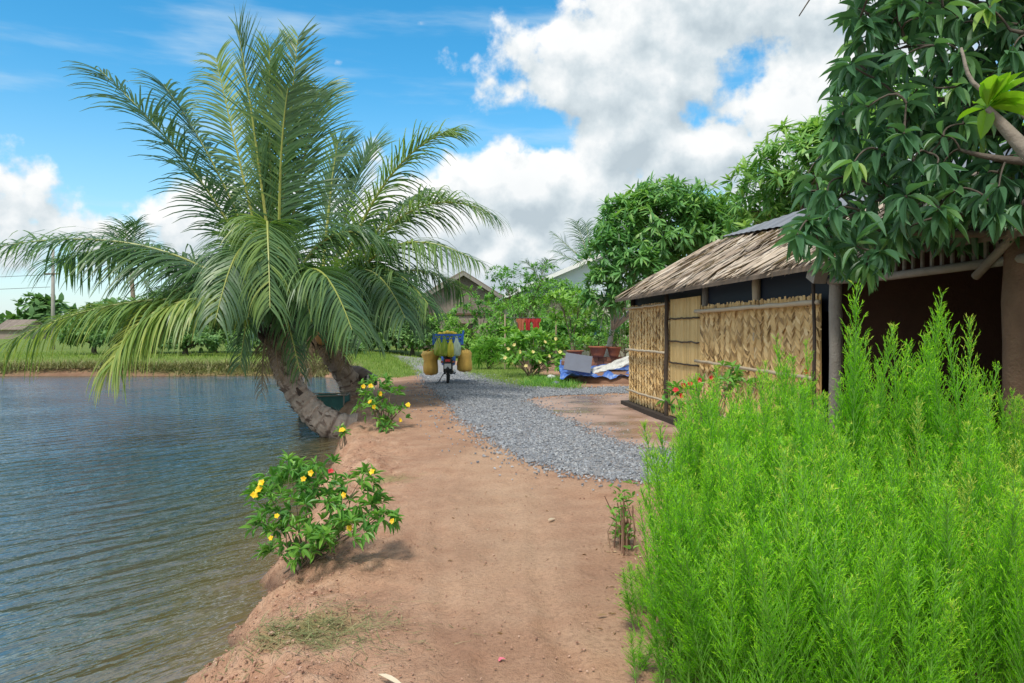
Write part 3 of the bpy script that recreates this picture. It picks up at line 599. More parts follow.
for c,t,L in (((305,325),(306,372,16.6),.45),((340,322),(344,366,16.4),.4),((330,335),(322,368,16.3),.3)):
    tag(frond(C2+np.array([0,0,-.1]),P(c[0],c[1],16.8),P(*t),L,44,palm2,droop=1.,tint=.5,name='dead_frond',dead=True),'brown dried frond hanging against the trunk')
def far_palm(base,top,d,specs,label,group=None,L=.9):
    o=thing('coconut_palm',label,'palm tree',base,group=group); pts=[np.asarray(base),(np.asarray(base)+np.asarray(top))/2+np.array([.15,0,0]),np.asarray(top)]
    mb=MB(); tube(mb,spline(pts,14),np.linspace(.2,.13,14),8,.5); mb.build('trunk',M['palmbark'],o,loc=np.array(o.location))
    for (cx,cy,tx,ty) in specs:
        frond(top,P(cx,cy,d),P(tx,ty,d+rng.uniform(-1.2,1.2)),L,34,o,tint=rng.uniform(.1,.3),droop=.5,fan=.8)
b=P(132,318,52); b[2]=.2
far_palm(b,P(131,270,52),52,[(125,245,113,228),(128,240,124,224),(134,240,136,222),(115,252,92,236),(140,250,160,245),(138,270,155,296)],'distant coconut palm seen beyond the left fronds of the large palm',L=1.5)
b=P(592,330,46); b[2]=0
far_palm(b,P(592,268,46),46,[(585,245,576,222),(575,252,554,234),(590,245,586,224),(600,245,612,232),(610,262,640,262),(578,262,556,252)],'distant coconut palm poking up between the pale roof and the mango tree',L=1.0)
b=P(540,330,60); b[2]=0
far_palm(b,P(540,282,60),60,[(536,270,526,262),(543,268,548,260),(550,274,562,270),(530,276,520,274)],'farthest small palm peeping over the pale metal roof',L=1.0)

# ------------------------------------------------------------------ trees
leafB=strip_t(5,leafprof,.30,.22); leafS=strip_t(3,leafprof,0,.25); leafL=strip_t(4,lanceprof,.3,.3)
def whorls(mb,pts,axes,m,Lr,wr,grav,tint,tmpl=leafB,spread=(.5,1.4),tj=.13,mat=0):
    n=len(pts); N=n*m; p=np.repeat(pts,m,0); ax=nrm(np.repeat(axes,m,0))
    r=rng.normal(0,1,(N,3)); rad=nrm(r-ax*np.sum(r*ax,1,keepdims=True)); th=rng.uniform(spread[0],spread[1],(N,1))
    d=np.cos(th)*ax+np.sin(th)*rad; d[:,2]-=grav*rng.uniform(.6,1.3,N); d=nrm(d)
    up=nrm(ax*.5+np.array([0,0,.8])+rng.normal(0,.25,(N,3)))
    ll=rng.uniform(Lr[0],Lr[1],N); w=ll*wr*rng.uniform(.85,1.15,N)
    tt=np.repeat(np.broadcast_to(tint,(n,)),m)+rng.normal(0,tj,N)
    scatter(mb,*tmpl,orient(d,up),p+d*.01,np.stack([w,ll,ll],-1),np.clip(tt,0,1),mat)
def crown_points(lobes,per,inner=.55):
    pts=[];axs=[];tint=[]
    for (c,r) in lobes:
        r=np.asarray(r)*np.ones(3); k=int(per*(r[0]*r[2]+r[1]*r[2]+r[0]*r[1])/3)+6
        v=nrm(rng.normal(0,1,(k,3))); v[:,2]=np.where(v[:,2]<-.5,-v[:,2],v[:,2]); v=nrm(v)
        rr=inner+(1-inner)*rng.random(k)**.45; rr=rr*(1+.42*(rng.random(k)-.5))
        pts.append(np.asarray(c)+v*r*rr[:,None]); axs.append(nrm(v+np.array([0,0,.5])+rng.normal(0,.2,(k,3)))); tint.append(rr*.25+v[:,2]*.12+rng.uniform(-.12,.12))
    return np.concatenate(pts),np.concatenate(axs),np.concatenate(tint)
def tree(name,label,base,lobes,per,m,Lr,wr,mat,r0=.16,grav=.3,tint0=.3,tmpl=leafS,group=None,trunkmat=None,fork=.45,cat='tree'):
    o=thing(name,label,cat,base,group=group); base=np.asarray(base,float); loc=np.array(o.location)
    C=np.mean([np.asarray(c) for c,_ in lobes],0); fk=base+(C-base)*fork; fk[:2]=base[:2]+(C-base)[:2]*fork*.5
    mb=MB(); tube(mb,spline([base-np.array([0,0,.1]),(base+fk)/2+rng.normal(0,r0*.4,3),fk],10),np.linspace(r0*1.25,r0*.75,10),10,.5)
    for c,r in lobes:
        c=np.asarray(c,float); mid=(fk+c)/2+rng.normal(0,.08,3)*np.linalg.norm(c-fk)*.5; mid[2]+=.1*np.linalg.norm(c-fk)
        tube(mb,bez([fk,mid,c],10),np.linspace(r0*.6,r0*.12,10),6,.45)
        rr=np.asarray(r)*np.ones(3)
        for j in range(6): tube(mb,bez([mid,c+rng.normal(0,.2,3)*rr,c+nrm(rng.normal(0,1,3))*rr*.8],6),np.linspace(r0*.2,r0*.05,6),4,.45,cap=False)
    mb.build('trunk',trunkmat or M['bark'],o,smooth=True,loc=loc)
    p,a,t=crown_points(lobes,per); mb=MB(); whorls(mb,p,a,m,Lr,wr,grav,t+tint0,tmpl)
    mb.build('crown',mat,o,loc=loc); return o

# mango trees behind the hut
def lob(lst): return [(P(px,py,d),np.array([rp/F*d,rp/F*d*dep,rp2/F*d])) for px,py,d,rp,rp2,dep in lst]
b=np.append(P(600,352,23.4)[:2],0)
tree('mango_tree','rounded mango tree with drooping leaf tufts, rising behind the far end of the thatched hut','' or b,
  lob([(655,232,22.5,44,42,1),(690,228,23,42,38,1),(618,262,22,32,38,1),(640,288,22,40,38,1),(604,300,21.8,20,40,1),(700,262,23.5,46,40,1),(720,230,24,30,34,1),(622,225,22.6,26,28,1),(735,250,24,36,40,1),(665,205,23,40,24,1)]),
  105,11,(.26,.42),.22,M['mangofar'],.10,.38,.40,leafS,'mango trees behind the hut',tintmat('pale_bark',[(0,(.22,.2,.17)),(.5,(.48,.45,.4)),(1,(.62,.6,.55))],.9,0,.25,5,.6,25),fork=.38)
b=P(800,331,19); b[2]=0
tree('mango_tree','bright green tall mango tree rising behind the grey sheet ridge of the hut','' or b,
  lob([(800,170,18.5,48,44,1),(845,150,18,46,44,1),(765,200,19.5,36,36,1),(830,205,19,60,44,1),(890,160,18.5,56,60,1),(950,150,19,70,70,1),(775,235,19.5,40,32,1),(880,110,19,40,36,1)]),
  90,11,(.26,.42),.22,M['mangofar'],.2,.34,.52,leafS,'mango trees behind the hut',fork=.4)

# foreground mango beside the hut
TB=np.array([4.75,3.9,0.0])
mt=thing('mango_tree','dark glossy mango tree hanging over the near end of the hut roof','tree',TB); loc=np.array(mt.location)
poly=[(858,-20),(846,40),(832,80),(832,140),(804,178),(800,212),(796,240),(822,258),(846,270),(868,268),(888,246),(915,236),(962,240),(1000,232),(1060,238),(1200,250),(1250,100),(1250,-200),(900,-220),(862,-80)]
fork=np.array([4.7,4.0,2.5]); limbs=[]
mb=MB(); tube(mb,spline([TB-np.array([0,0,.1]),TB+np.array([.05,.05,1.2]),fork],12),np.linspace(.24,.17,12),12,.5)
for (c,t) in [(P(1100,120,4.7),P(905,95,5.0)),(P(1080,250,4.6),P(880,200,5.0)),(P(1120,0,4.8),P(900,0,5.2)),(P(1050,180,4.4),P(960,150,4.5)),(P(1130,-80,5),P(950,-120,5.3)),(P(1080,262,4.5),P(835,225,5.3)),(P(1150,60,4.4),P(1010,30,4.4)),(P(1200,100,4.8),P(1120,60,5)),(P(1150,200,4.3),P(1100,200,4.2)),(P(1060,130,5.2),P(850,130,5.5)),(P(1250,0,4.6),P(1240,-60,4.6))]:
    l=bez([fork,c,t],20); limbs.append(l); tube(mb,l,np.linspace(.07,.010,20),7,.25)
LS=list(np.concatenate([l[5:] for l in limbs])); LV=[0]*len(LS); W=[];AX=[]
q=sample_poly(poly,1250); pts=np.array([P(px,py,4.35+1.35*rng.random()) for px,py in q])
dm=np.min(np.linalg.norm(pts[:,None]-np.array(LS)[None],axis=2),axis=1)
for i in np.argsort(dm):                       # grow twig by twig from the limbs outward
    p=pts[i]; A_=np.array(LS); dd=np.linalg.norm(A_-p,axis=1)+.22*(A_[:,2]>p[2]+.25); j=int(np.argmin(dd)); s0=A_[j]
    mid=(s0+p)/2+rng.normal(0,.03,3)+np.array([0,0,.04]); tube(mb,bez([s0,mid,p],6),np.linspace(.0085,.0045,6),4,.2,cap=False)
    LS.append(p); W.append(p); AX.append(nrm(nrm(p-s0)+np.array([-.05,-.35,-.05])))
tw=bez([P(850,-60,5.2),P(822,-20,5.2),P(799,16,5.2)],8); tube(mb,tw,np.linspace(.008,.004,8),4,.4)
mb.build('trunk',M['bark'],mt,smooth=True,loc=loc)
W=np.array(W);AX=np.array(AX); mb=MB(); whorls(mb,W,AX,9,(.115,.205),.25,.75,.42+.13*rng.normal(0,1,len(W)),leafB,(.4,1.5),.14)
mb.build('crown',M['mango'],mt,loc=loc)
# lime leaved frangipani branch at the right edge
fb=np.array([3.15,2.9,0.]); fr=thing('frangipani_tree','thick grey stem tipped with bright lime green leaves at the right edge of the photo','tree',fb); loc=np.array(fr.location)
tipf=P(987,108,3.4); tip2=P(992,92,3.4)
mb=MB(); tube(mb,spline([fb,np.array([3.1,2.95,1.0]),P(1110,230,3.15),P(1040,165,3.3),P(1005,128,3.38),tipf],26),np.linspace(.07,.016,26),9,.75)
tube(mb,spline([P(1085,205,3.2),P(1030,120,3.6),P(975,85,3.7),P(961,48,3.75)],14),np.linspace(.02,.007,14),7,.75); mb.build('trunk',M['bark'],fr,smooth=True,loc=loc)
mb=MB(); whorls(mb,np.array([tipf,tipf+np.array([.02,0,.03])]),np.array([[-.3,-.1,.9],[.2,0,1.]]),6,(.15,.25),.30,.05,np.array([.28,.35]),leafB,(.6,1.5))
dd=nrm(np.array([[.9,-.1,.35],[.95,.1,.1],[.9,-.2,-.12],[-.2,-.1,-.9],[.5,-.2,.8]])); scatter(mb,*leafB,orient(dd,np.tile([0,-.5,1.],(5,1))),np.tile(tipf,(5,1)),np.array([[.075,.26,.26],[.07,.28,.28],[.07,.22,.22],[.07,.14,.14],[.07,.2,.2]]),np.array([.35,.5,.3,.2,.42]))
mb.build('crown',M['limeleaf'],fr,loc=loc)

# vegetation beyond the pond and behind the track
def fartree(px,pyb,d,lobes,label,name='broadleaf_tree',per=120,Lr=(.17,.34),mat='fartree',tint=.25,r0=.12,group=None,m=9,wr=.35,cat='tree'):
    b=P(px,pyb,d); b[2]=gz(b[0],b[1])
    if group: lobes=lobes+[(px-16,pyb-6,-.6,18,9),(px+16,pyb-5,-.8,18,9),(px,pyb-12,.3,22,12)]
    return tree(name,label,b,lob([(x,y,d+dd,r,r2,1) for x,y,dd,r,r2 in lobes]),per,m,Lr,wr,M[mat],r0,.25,tint,leafS,group,cat=cat)
FG='trees beyond the far bank of the pond'
fartree(185,348,36.5,[(185,338,0,22,10)],'low spreading bush on the far bank between the rounded tree and the tall bushy tree','bush',group=FG,cat='bush')
fartree(258,350,36,[(258,338,0,22,12)],'low bush on the far bank just left of the larger palm trunk','bush',group=FG,tint=.4,cat='bush')
fartree(330,352,38,[(330,338,0,22,12)],'low bush seen in the gap between the two palm trunks','bush',group=FG,tint=.4,cat='bush')
fartree(95,345,38,[(90,330,0,24,18),(115,322,1,22,20),(70,338,0,14,10)],'low bushy tree on the far bank under the leftmost fronds',group=FG)
fartree(155,345,40,[(150,322,0,26,24),(175,312,1,26,26),(130,330,0,16,14)],'rounded tree on the far bank behind the yellow-green frond',group=FG)
fartree(215,345,41,[(215,310,0,34,34),(240,325,1,26,24),(195,330,0,20,16)],'tall bushy tree on the far bank left of the palm crown',group=FG)
fartree(300,350,40,[(295,312,0,34,32),(270,330,0,24,20),(325,322,1,26,26)],'dark tree on the far bank directly behind the palm trunks',group=FG)
fartree(372,348,44,[(370,310,0,34,34),(398,318,1,26,24),(345,325,0,22,22)],'leafy tree behind the smaller palm, left of the thatched house',group=FG)
fartree(412,345,42,[(412,322,0,16,16),(425,328,0,14,12)],'small bush in front of the thatched house wall',group=FG,tint=.35)
# far wood
mb=MB(); p=[];a=[];t=[]
for i in range(60):
    x=rng.uniform(-190,-20); d=rng.uniform(140,175); h=rng.uniform(4.5,8.5)
    pp,aa,tt=crown_points([((x,d,h*.5),(rng.uniform(3,6),3,h*.5))],3.2); p.append(pp);a.append(aa);t.append(tt)
whorls(mb,np.concatenate(p),np.concatenate(a),7,(1.2,2.4),.5,.2,np.concatenate(t)+.1,leafS)
tag(mb.build('distant_wood',M['fartree']),'low bluish green line of woodland on the horizon at far left','woodland',kind='stuff')
mb=MB(); p=[];a=[];t=[]
for i in range(70):
    x=rng.uniform(-28,45); d=rng.uniform(62,90); h=rng.uniform(3.5,5.5)
    pp,aa,tt=crown_points([((x,d,h*.5),(rng.uniform(2,4),2,h*.5))],5); p.append(pp);a.append(aa);t.append(tt)
whorls(mb,np.concatenate(p),np.concatenate(a),7,(.7,1.4),.45,.2,np.concatenate(t)+.2,leafS)
tag(mb.build('village_greenery',M['fartree']),'mass of greenery behind the houses at the end of the track','woodland',kind='stuff')

# shrubs
def shrub(name,label,base,lobes,nst,per,m,Lr,wr,mat,tint=.3,group=None,flowers=None,tmpl=leafS,grav=.15,cat='shrub',r0=.012,spread=(.5,1.4)):
    base=np.asarray(base,float); o=thing(name,label,cat,base,group=group); loc=np.array(o.location)
    p,a,t=crown_points(lobes,per,.35); mb=MB()
    sel=rng.permutation(len(p))[:nst]
    for i in sel:
        e=p[i]; mid=base*.5+e*.5+np.array([*(rng.normal(0,.05,2)),.06]); tube(mb,bez([base+np.array([*rng.normal(0,.05,2),-.03]),mid,e],8),np.linspace(r0,r0*.25,8),5,rng.uniform(.3,.7),cap=False)
    mb.build('stems',M['stem'],o,loc=loc)
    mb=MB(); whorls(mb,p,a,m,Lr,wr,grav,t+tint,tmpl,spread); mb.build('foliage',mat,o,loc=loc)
    if flowers:
        for (fp,fm,fs) in flowers:
            mb=MB(); k=5; an=np.arange(k)*2*math.pi/k+rng.uniform(0,1); ax=nrm(np.array([rng.normal(0,.35),-.75,rng.uniform(.1,.7)]))
            u=nrm(np.cross(ax,[0,0,1.])); v=np.cross(ax,u); d=np.cos(an)[:,None]*u+np.sin(an)[:,None]*v+ax*.45
            fs*=.74; d=nrm(d+rng.normal(0,.15,d.shape)); scatter(mb,*leafB,orient(d,np.tile(ax,(k,1))),np.tile(fp,(k,1)),np.tile([fs*.98,fs,fs],(k,1))*rng.uniform(.8,1.1,(k,1)),rng.uniform(.35,.65,k))
            tube(mb,[fp-ax*fs*.8,fp-ax*fs*.3,fp],[fs*.08,fs*.16,fs*.3],6,.4)
            mb.build('flower',fm,o,loc=loc)
    return o
Y_=M['yellow']
# near allamanda
bb=G(302,553); base=np.array([bb[0],bb[1],gz(*bb)]); d0=bb[1]
fl=[((259,490),.04),((262,483),.035),((254,495),.04),((311,473),.035),((304,479),.03),((344,495),.03),((277,516),.03),((350,529),.04),((271,538),.028),((372,472),.03),((392,521),.026)]
shrub('flowering_bush','knee-high bush with yellow trumpet flowers on the clay bank, nearest of the yellow-flowered bushes','' or base,
  lob([(262,505,d0-.1,20,18,1),(285,478,d0,22,18,1),(322,480,d0,26,20,1),(355,500,d0,24,20,1),(312,512,d0-.2,34,22,1),(350,530,d0-.3,24,14,1),(268,525,d0-.1,18,16,1),(375,515,d0-.1,16,18,1),(305,492,d0+.3,34,24,1),(300,535,d0-.2,30,14,1),(325,538,d0-.2,26,12,1),(282,556,d0-.05,18,10,1),(315,556,d0-.1,20,9,1),(368,480,d0-.1,10,9,1),(384,520,d0-.2,10,9,1)]),
  26,430,8,(.05,.095),.28,M['shrub'],.42,'yellow flowered bushes along the bank',
  [(P(x,y,d0-.30),Y_,s) for (x,y),s in fl]+[(P(331,471,d0-.15),M['red'],.03)],leafB,.1,'bush',.006)
bb=G(384,428); base=np.array([bb[0],bb[1],gz(*bb)]); d0=bb[1]
shrub('flowering_bush','straggling yellow-flowered bush at the path edge beside the palm trunks','' or base,
  lob([(372,392,d0,14,12,1),(390,398,d0,15,14,1),(377,412,d0-.1,14,12,1),(366,404,d0,9,14,1),(398,415,d0,10,9,1),(385,426,d0-.2,9,6,1),(380,384,d0+.2,12,7,1)]),
  26,150,6,(.08,.14),.30,M['shrub'],.42,'yellow flowered bushes along the bank',
  [(P(x,y,d0-.3),Y_,.06) for x,y in ((363,387),(371,386),(380,394),(370,402),(374,407),(400,420),(408,405))],leafB,.1,'bush',.012)
bb=G(344,438); base=np.array([bb[0],bb[1],gz(*bb)]); d0=bb[1]
shrub('flowering_bush','tiny seedling with one yellow bloom at the foot of the larger palm trunk','' or base,lob([(343,434,d0,6,6,1)]),6,260,6,(.06,.1),.3,M['shrub'],.5,'yellow flowered bushes along the bank',[(P(342,430,d0-.1),Y_,.07)],leafB,.1,'bush')
# pale flowering bush by the track
bb=G(530,376); base=np.array([bb[0],bb[1],0]); d0=bb[1]
pts=[(514,345),(520,352),(505,358),(533,352),(545,342),(556,339),(549,356),(512,364),(526,366),(540,362),(560,352),(508,349)]
shrub('flowering_bush','waist-high bush with broad lime leaves and pale yellow blooms beside the blue tarp','' or base,
  lob([(515,352,d0,20,18,1),(535,346,d0,20,16,1),(555,352,d0,16,16,1),(525,364,d0-.4,24,12,1),(550,366,d0-.3,14,10,1),(512,340,d0+.3,14,10,1)]),
  24,46,7,(.16,.28),.45,M['shrubl'],.42,None,[(P(x,y,d0-.85),M['pale'],.095) for x,y in pts],leafB,.1,'bush',.02)
bb=G(488,369); base=np.array([bb[0],bb[1],0]); d0=bb[1]
shrub('fern_bush','dense bright green ferny clump left of the pale-flowered bush','' or base,lob([(482,357,d0,11,10,1),(497,355,d0,13,13,1),(507,360,d0,10,9,1)]),16,70,12,(.3,.5),.10,M['shrubl'],.3,None,None,leafL,.25,'bush',.01)
bb=G(478,357); base=np.array([bb[0],bb[1],0]); d0=bb[1]
shrub('leafy_shrub','tall loose shrub behind the parked motorbike in front of the thatched house','' or base,lob([(462,318,d0,18,16,1),(485,322,d0,20,20,1),(475,302,d0,18,14,1),(500,335,d0,14,14,1),(455,338,d0+1,14,10,1),(478,345,d0-.5,20,10,1)]),22,24,9,(.18,.34),.32,M['shrub'],.45,None,None,leafS,.2,'shrub',.03)
fartree(520,350,31,[(515,283,0,20,16),(535,295,0,20,16),(505,298,0,16,14),(522,312,-.5,24,14),(545,275,.5,14,12),(500,275,1,12,9)],'slender light green tree with airy crown in front of the pale roof','slender_tree',80,(.11,.22),'shrubl',.22,.05)
fartree(572,345,27.5,[(560,303,0,18,11),(580,303,0,16,12),(570,318,.5,22,12)],'small yellowish croton tree in front of the pale roofed house','croton_tree',60,(.16,.3),'shrubl',.42,.05)
VG='bushes in front of the pale roofed house'
for k,(px,pyb,d,lobes,l) in enumerate(((505,352,36,[(505,318,0,20,18),(492,335,0,16,14),(515,335,-.5,18,14)],'rounded bush left of the hanging shirts'),(548,350,34,[(548,330,0,22,14),(535,338,-.4,18,12),(565,335,.3,16,12)],'dense bush below the hanging shirts'),(590,350,34,[(588,318,0,18,20),(600,335,0,18,14),(578,332,.4,14,14)],'leafy bush between the croton tree and the mango trunk'),(625,350,30,[(622,318,0,16,22),(632,335,0,14,14)],'shaded bush behind the far hut corner'),(445,352,42,[(445,330,0,20,16),(430,340,0,16,10),(462,338,0,16,10)],'bush hiding the foot of the thatched house wall'),(555,347,40,[(555,295,0,24,16),(530,308,0,20,14),(580,300,0,20,14)],'taller bush against the pale roofed house wall'))):
    fartree(px,pyb,d,lobes,l,'bush',150,(.11,.24),'shrub' if k%2 else 'shrubl',.38,.05,VG,cat='bush')
# strap leaved plant
bb=G(562,362); base=np.array([bb[0],bb[1],0]); o=thing('strap_leaf_plant','rosette of long arching strap leaves behind the red pots','plant',base)
mb=MB(); n=46; a=rng.uniform(0,6.28,n); e=rng.uniform(.3,1.2,n); d=np.stack([np.cos(a)*np.cos(e),np.sin(a)*np.cos(e),np.sin(e)],-1); ll=rng.uniform(.9,1.5,n)
scatter(mb,*strip_t(6,lanceprof,.3,.5),orient(d,np.tile([0,0,1.],(n,1))),np.tile([0,0,.55],(n,1)),np.stack([np.full(n,.10),ll,ll],-1),np.clip(rng.normal(.45,.2,n),0,1)); mb.build('leaves',M['shrub'],o)
mb=MB(); tube(mb,[(0,0,-.05),(.02,0,.3),(0,0,.6)],[.06,.05,.05],8,.5); mb.build('stem',M['stem'],o)
# taro-like leaves near thatched house
for k,(px,py,w) in enumerate(((412,352,16),(432,350,15),(392,349,12),(452,352,12))):
    bb=G(px,py); base=np.array([bb[0],bb[1],gz(*bb)])
    shrub('broadleaf_plant',['broad-leaved plant by the end of the grass patch','broad-leaved plant just left of the parked motorbike load','broad-leaved plant below the smaller palm fronds at the track bend','broad-leaved plant directly behind the motorbike crate'][k],'' or base,[(base+np.array([0,0,.55]),np.array([w/F*bb[1]]*2+[.5]))],10,14,7,(.35,.6),.42,M['shrub'],.45,'broad leaved plants along the far track',None,leafB,.15,'plant',.02)
for k,(px,py,d,w,h) in enumerate(((585,348,25,9,12),(612,338,24,9,10),(622,330,26,10,16),(545,345,28,14,12))):
    base=P(px,py+h,d); base[2]=0
    shrub('leafy_shrub',['small dark shrub behind the leftmost red pot','small shrub behind the middle and right pots','shrub in the shade beside the far hut corner','shrub under the hanging red clothes'][k],'' or base,lob([(px,py,d,w,h,1)]),10,40,8,(.16,.3),.25,M['shrub'],.25,'shrubs in the yard behind the hut',None,leafS,.2)
# red flowers by the hut wall
bb=np.array([1.95,7.6]); base=np.array([*bb,0]); d0=7.6
shrub('flowering_bush','bush with small red flower heads in front of the woven hut wall','' or base,lob([(695,395,d0,22,16,1),(725,380,d0+.3,20,14,1),(675,402,d0,12,12,1),(740,390,d0+.3,20,18,1),(700,415,d0,24,16,1)]),20,130,7,(.07,.12),.36,M['shrub'],.5,None,[(P(x,y,d0-.35),M['red'],.045) for x,y in ((683,386),(699,380),(711,378),(681,396),(690,384),(806,372),(676,390))],leafB,.15,'bush',.01)
# wilted stalks by the path
SR=tintmat('reddish_stalk',[(0,(.12,.06,.04)),(.5,(.27,.15,.10)),(1,(.38,.27,.18))],.85,0,.2,12)
bb=G(622,548); base=np.array([bb[0],bb[1],0]); o=thing('stubby_stalks','clump of cut brown stalks with few sprouting leaves at the foot of the feathery bushes','plant',base); 
for k in range(20):
    mb=MB(); bx,by=rng.normal(.02,.035),rng.normal(0,.12); h=rng.uniform(.16,.40)
    tube(mb,[(bx,by,-.03),(bx+rng.normal(0,.01),by,h*.5),(bx+rng.normal(0,.02),by,h)],[.006,.005,.004],6,rng.uniform(.3,.8)); mb.build('stalk',SR,o)
mb=MB(); pp=np.stack([rng.normal(0,.045,46),rng.normal(0,.12,46),rng.uniform(.02,.40,46)],-1); whorls(mb,pp,np.tile([0,0,1.],(46,1)),4,(.03,.07),.35,.1,.6,leafB); mb.build('leaves',M['shrubl'],o)

# ------------------------------------------------------------------ feathery bushes
needle=(np.array([(-.5,0,0),(.5,0,0),(.35,.55,-.04),(-.35,.55,-.04),(0,1,-.14)],float),None)
def plume_mesh(seed,nb=64):
    g=np.random.default_rng(seed); mb=MB(); H=1.0; toff=g.normal(.03,.15)+(.42 if seed==107 else 0)+(-.16 if seed==103 else 0)
    bend=g.normal(0,.05,2); zs=np.linspace(0,1,14); st=np.stack([bend[0]*zs**2,bend[1]*zs**2,zs],-1)
    tube(mb,st,np.linspace(.0042,.0012,14),4,np.linspace(.7,.3,14),1,cap=False)
    u=np.sort(g.uniform(.10,1.0,nb)**.85); pts=[];dirs=[];ups=[];ln=[];ti=[]
    for k,uu in enumerate(u):
        p0=np.array([bend[0]*uu**2,bend[1]*uu**2,uu]); a=k*2.4+g.normal(0,.3); e=g.uniform(1.08,1.34)
        bl=(.125*(1-uu)**.62*(.65+.7*min(1,uu*2.2))+.018)*g.uniform(.7,1.2)
        bd=nrm(np.array([math.cos(a)*math.cos(e),math.sin(a)*math.cos(e),math.sin(e)])); 
        q=bez([p0,p0+bd*bl*.55,p0+bd*bl+np.array([math.cos(a)*bl*.12,math.sin(a)*bl*.12,bl*.05])],5)
        tube(mb,q,[.0016,.0013,.001,.0009,.0006],3,.35,1,cap=False)
        nn=max(5,int(bl/.0062)); w=np.linspace(.06,1,nn)
        for j,ww in enumerate(w):
            kk=min(3,int(ww*4)); f=ww*4-kk; pp=q[kk]*(1-f)+q[kk+1]*f
            t=nrm(q[kk+1]-q[kk]); r=nrm(np.cross(t,g.normal(0,1,3))); 
            pts.append(pp); dirs.append(nrm(t*.85+r*g.uniform(.35,.8))); ups.append(g.normal(0,1,3)); ln.append(g.uniform(.013,.026)*(1-.35*uu)); ti.append(np.clip(toff+.0+.62*uu+.22*ww+g.normal(0,.09),0,1))  # tint climbs from base to tip: inner shade and lit tips painted in
    pts=np.array(pts);dirs=np.array(dirs);ups=np.array(ups);ln=np.array(ln);ti=np.array(ti)
    tv=needle[0]; Rm=orient(dirs,ups); n=len(pts); k=5
    V=np.einsum('nij,nkj->nki',Rm,tv[None]*np.stack([np.full(n,.0028),ln,ln],-1)[:,None,:])+pts[:,None,:]
    o=(np.arange(n)*k)[:,None]
    mb.add(V.reshape(-1,3),[np.concatenate([o+0,o+1,o+2,o+3],1),np.concatenate([o+3,o+2,o+4],1)],np.repeat(ti,k),0)
    return mb
PL=[]
_d=thing('tmp','','')
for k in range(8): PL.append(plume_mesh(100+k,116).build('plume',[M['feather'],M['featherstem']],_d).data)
for c in list(_d.children): bpy.data.objects.remove(c)
bpy.data.objects.remove(_d)
pr=random.Random(5)
def feather(label,x,y,n,h,spread,lean,group='feathery green bushes beside the path',hv=.22):
    o=thing('feathery_bush',label,'bush',(x,y,gz(x,y)),group=group)
    lean*=.62
    for i in range(n):
        c=bpy.data.objects.new('plume',PL[7 if pr.random()<.05 else pr.randrange(7)]); col.objects.link(c); c.parent=o
        a=pr.uniform(0,6.283); r=spread*math.sqrt(pr.random()); hh=h*pr.uniform(1-hv,1.0)*(1-.20*(r/spread)**2)
        c.location=(math.cos(a)*r*.55,math.sin(a)*r*.55,-.02)
        ln=lean*(r/spread)*pr.uniform(.5,1.2)
        c.rotation_euler=(-math.sin(a)*ln*1.0+pr.gauss(0,.03),math.cos(a)*ln+pr.gauss(0,.03),pr.uniform(0,6.28))
        w=pr.uniform(.85,1.15)*(.6+.5*h/1.3); c.scale=(w,w,hh)
    return o
MASS='feathery bright green bush of upright plumes, one of the dense mass right of the path'
spots=[]
for (px,d,top) in [(672,3.75,405),(700,3.35,430),(705,4.3,392),(745,3.9,375),(745,3.0,440),(790,3.5,388),(790,4.5,358),(800,2.7,440),(840,3.0,405),(845,3.9,365),(865,2.45,455),(900,3.4,378),(930,2.8,410),(965,3.7,372),(985,3.1,395),(1000,2.5,430),(1040,3.4,375),(1060,2.8,400),(760,2.55,490),(1090,3.6,360),(690,2.95,490),(935,4.4,350),(1010,4.3,355),(880,4.4,345)]:
    px=px+max(0,(800-px)*.20); top+=-26 if px<838 else 20
    x=(px-512)/F*d; h=1.5-(top-HY)/F*d; spots.append((x,d,h))
edge='outermost feathery bush at the path edge, its lower plumes drooping over the soil'
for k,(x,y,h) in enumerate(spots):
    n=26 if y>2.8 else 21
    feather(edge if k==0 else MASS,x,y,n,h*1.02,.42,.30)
feather('tall feathery plume nearest the grey hut post, leftmost of the three tallest',P(856,0,3.9)[0],3.9,10,1.83,.15,.10,hv=.28)
feather('tall feathery plume in the middle of the three tallest, before the dark hut opening',P(910,0,3.8)[0],3.8,13,1.88,.18,.10,hv=.28)
feather('tall feathery plume rightmost of the three tallest, near the brown hut post',P(970,0,3.6)[0],3.6,8,1.80,.11,.07,hv=.28)
for (px,py,s) in ((664,612,.42),(655,590,.34),(668,668,.30),(655,650,.22)):
    bb=G(px,min(py+25,700)); feather('small feathery seedling sprouting from bare soil under the large bushes',bb[0],bb[1],6,s,.3,.6)

# ------------------------------------------------------------------ thatched hut
HF=np.array([2.35,15.0]); HT=nrm(np.array([.0995,-.995])); HO=np.array([-HT[1],HT[0]])   # along, inward
def hp(s,o,z): q=HF+HT*s+HO*o; return np.array([q[0],q[1],z])
Hrot=np.stack([np.append(HT,0),np.append(HO,0),[0,0,1.]],-1)
hut=thing('thatched_hut','long thatched hut with woven leaf walls and a dark open bay on the right','hut',hp(0,0,0)); hl=np.array(hut.location)
def hbox(mb,s0,s1,o0,o1,z0,z1,t=.5,m=0): box(mb,hp((s0+s1)/2,(o0+o1)/2,(z0+z1)/2),(s1-s0,o1-o0,z1-z0),t,m,rot=Hrot)
HB=lambda mb,name,mat,parent=hut,smooth=False: mb.build(name,mat,parent,smooth,loc=hl)
SL=10.7; OE,ZE,OR,ZR=-.22,2.16,1.9,3.33; slope=(ZR-ZE)/(OR-OE)
def ztop(o): return ZE+(np.minimum(o,2*OR-o)-OE)*slope
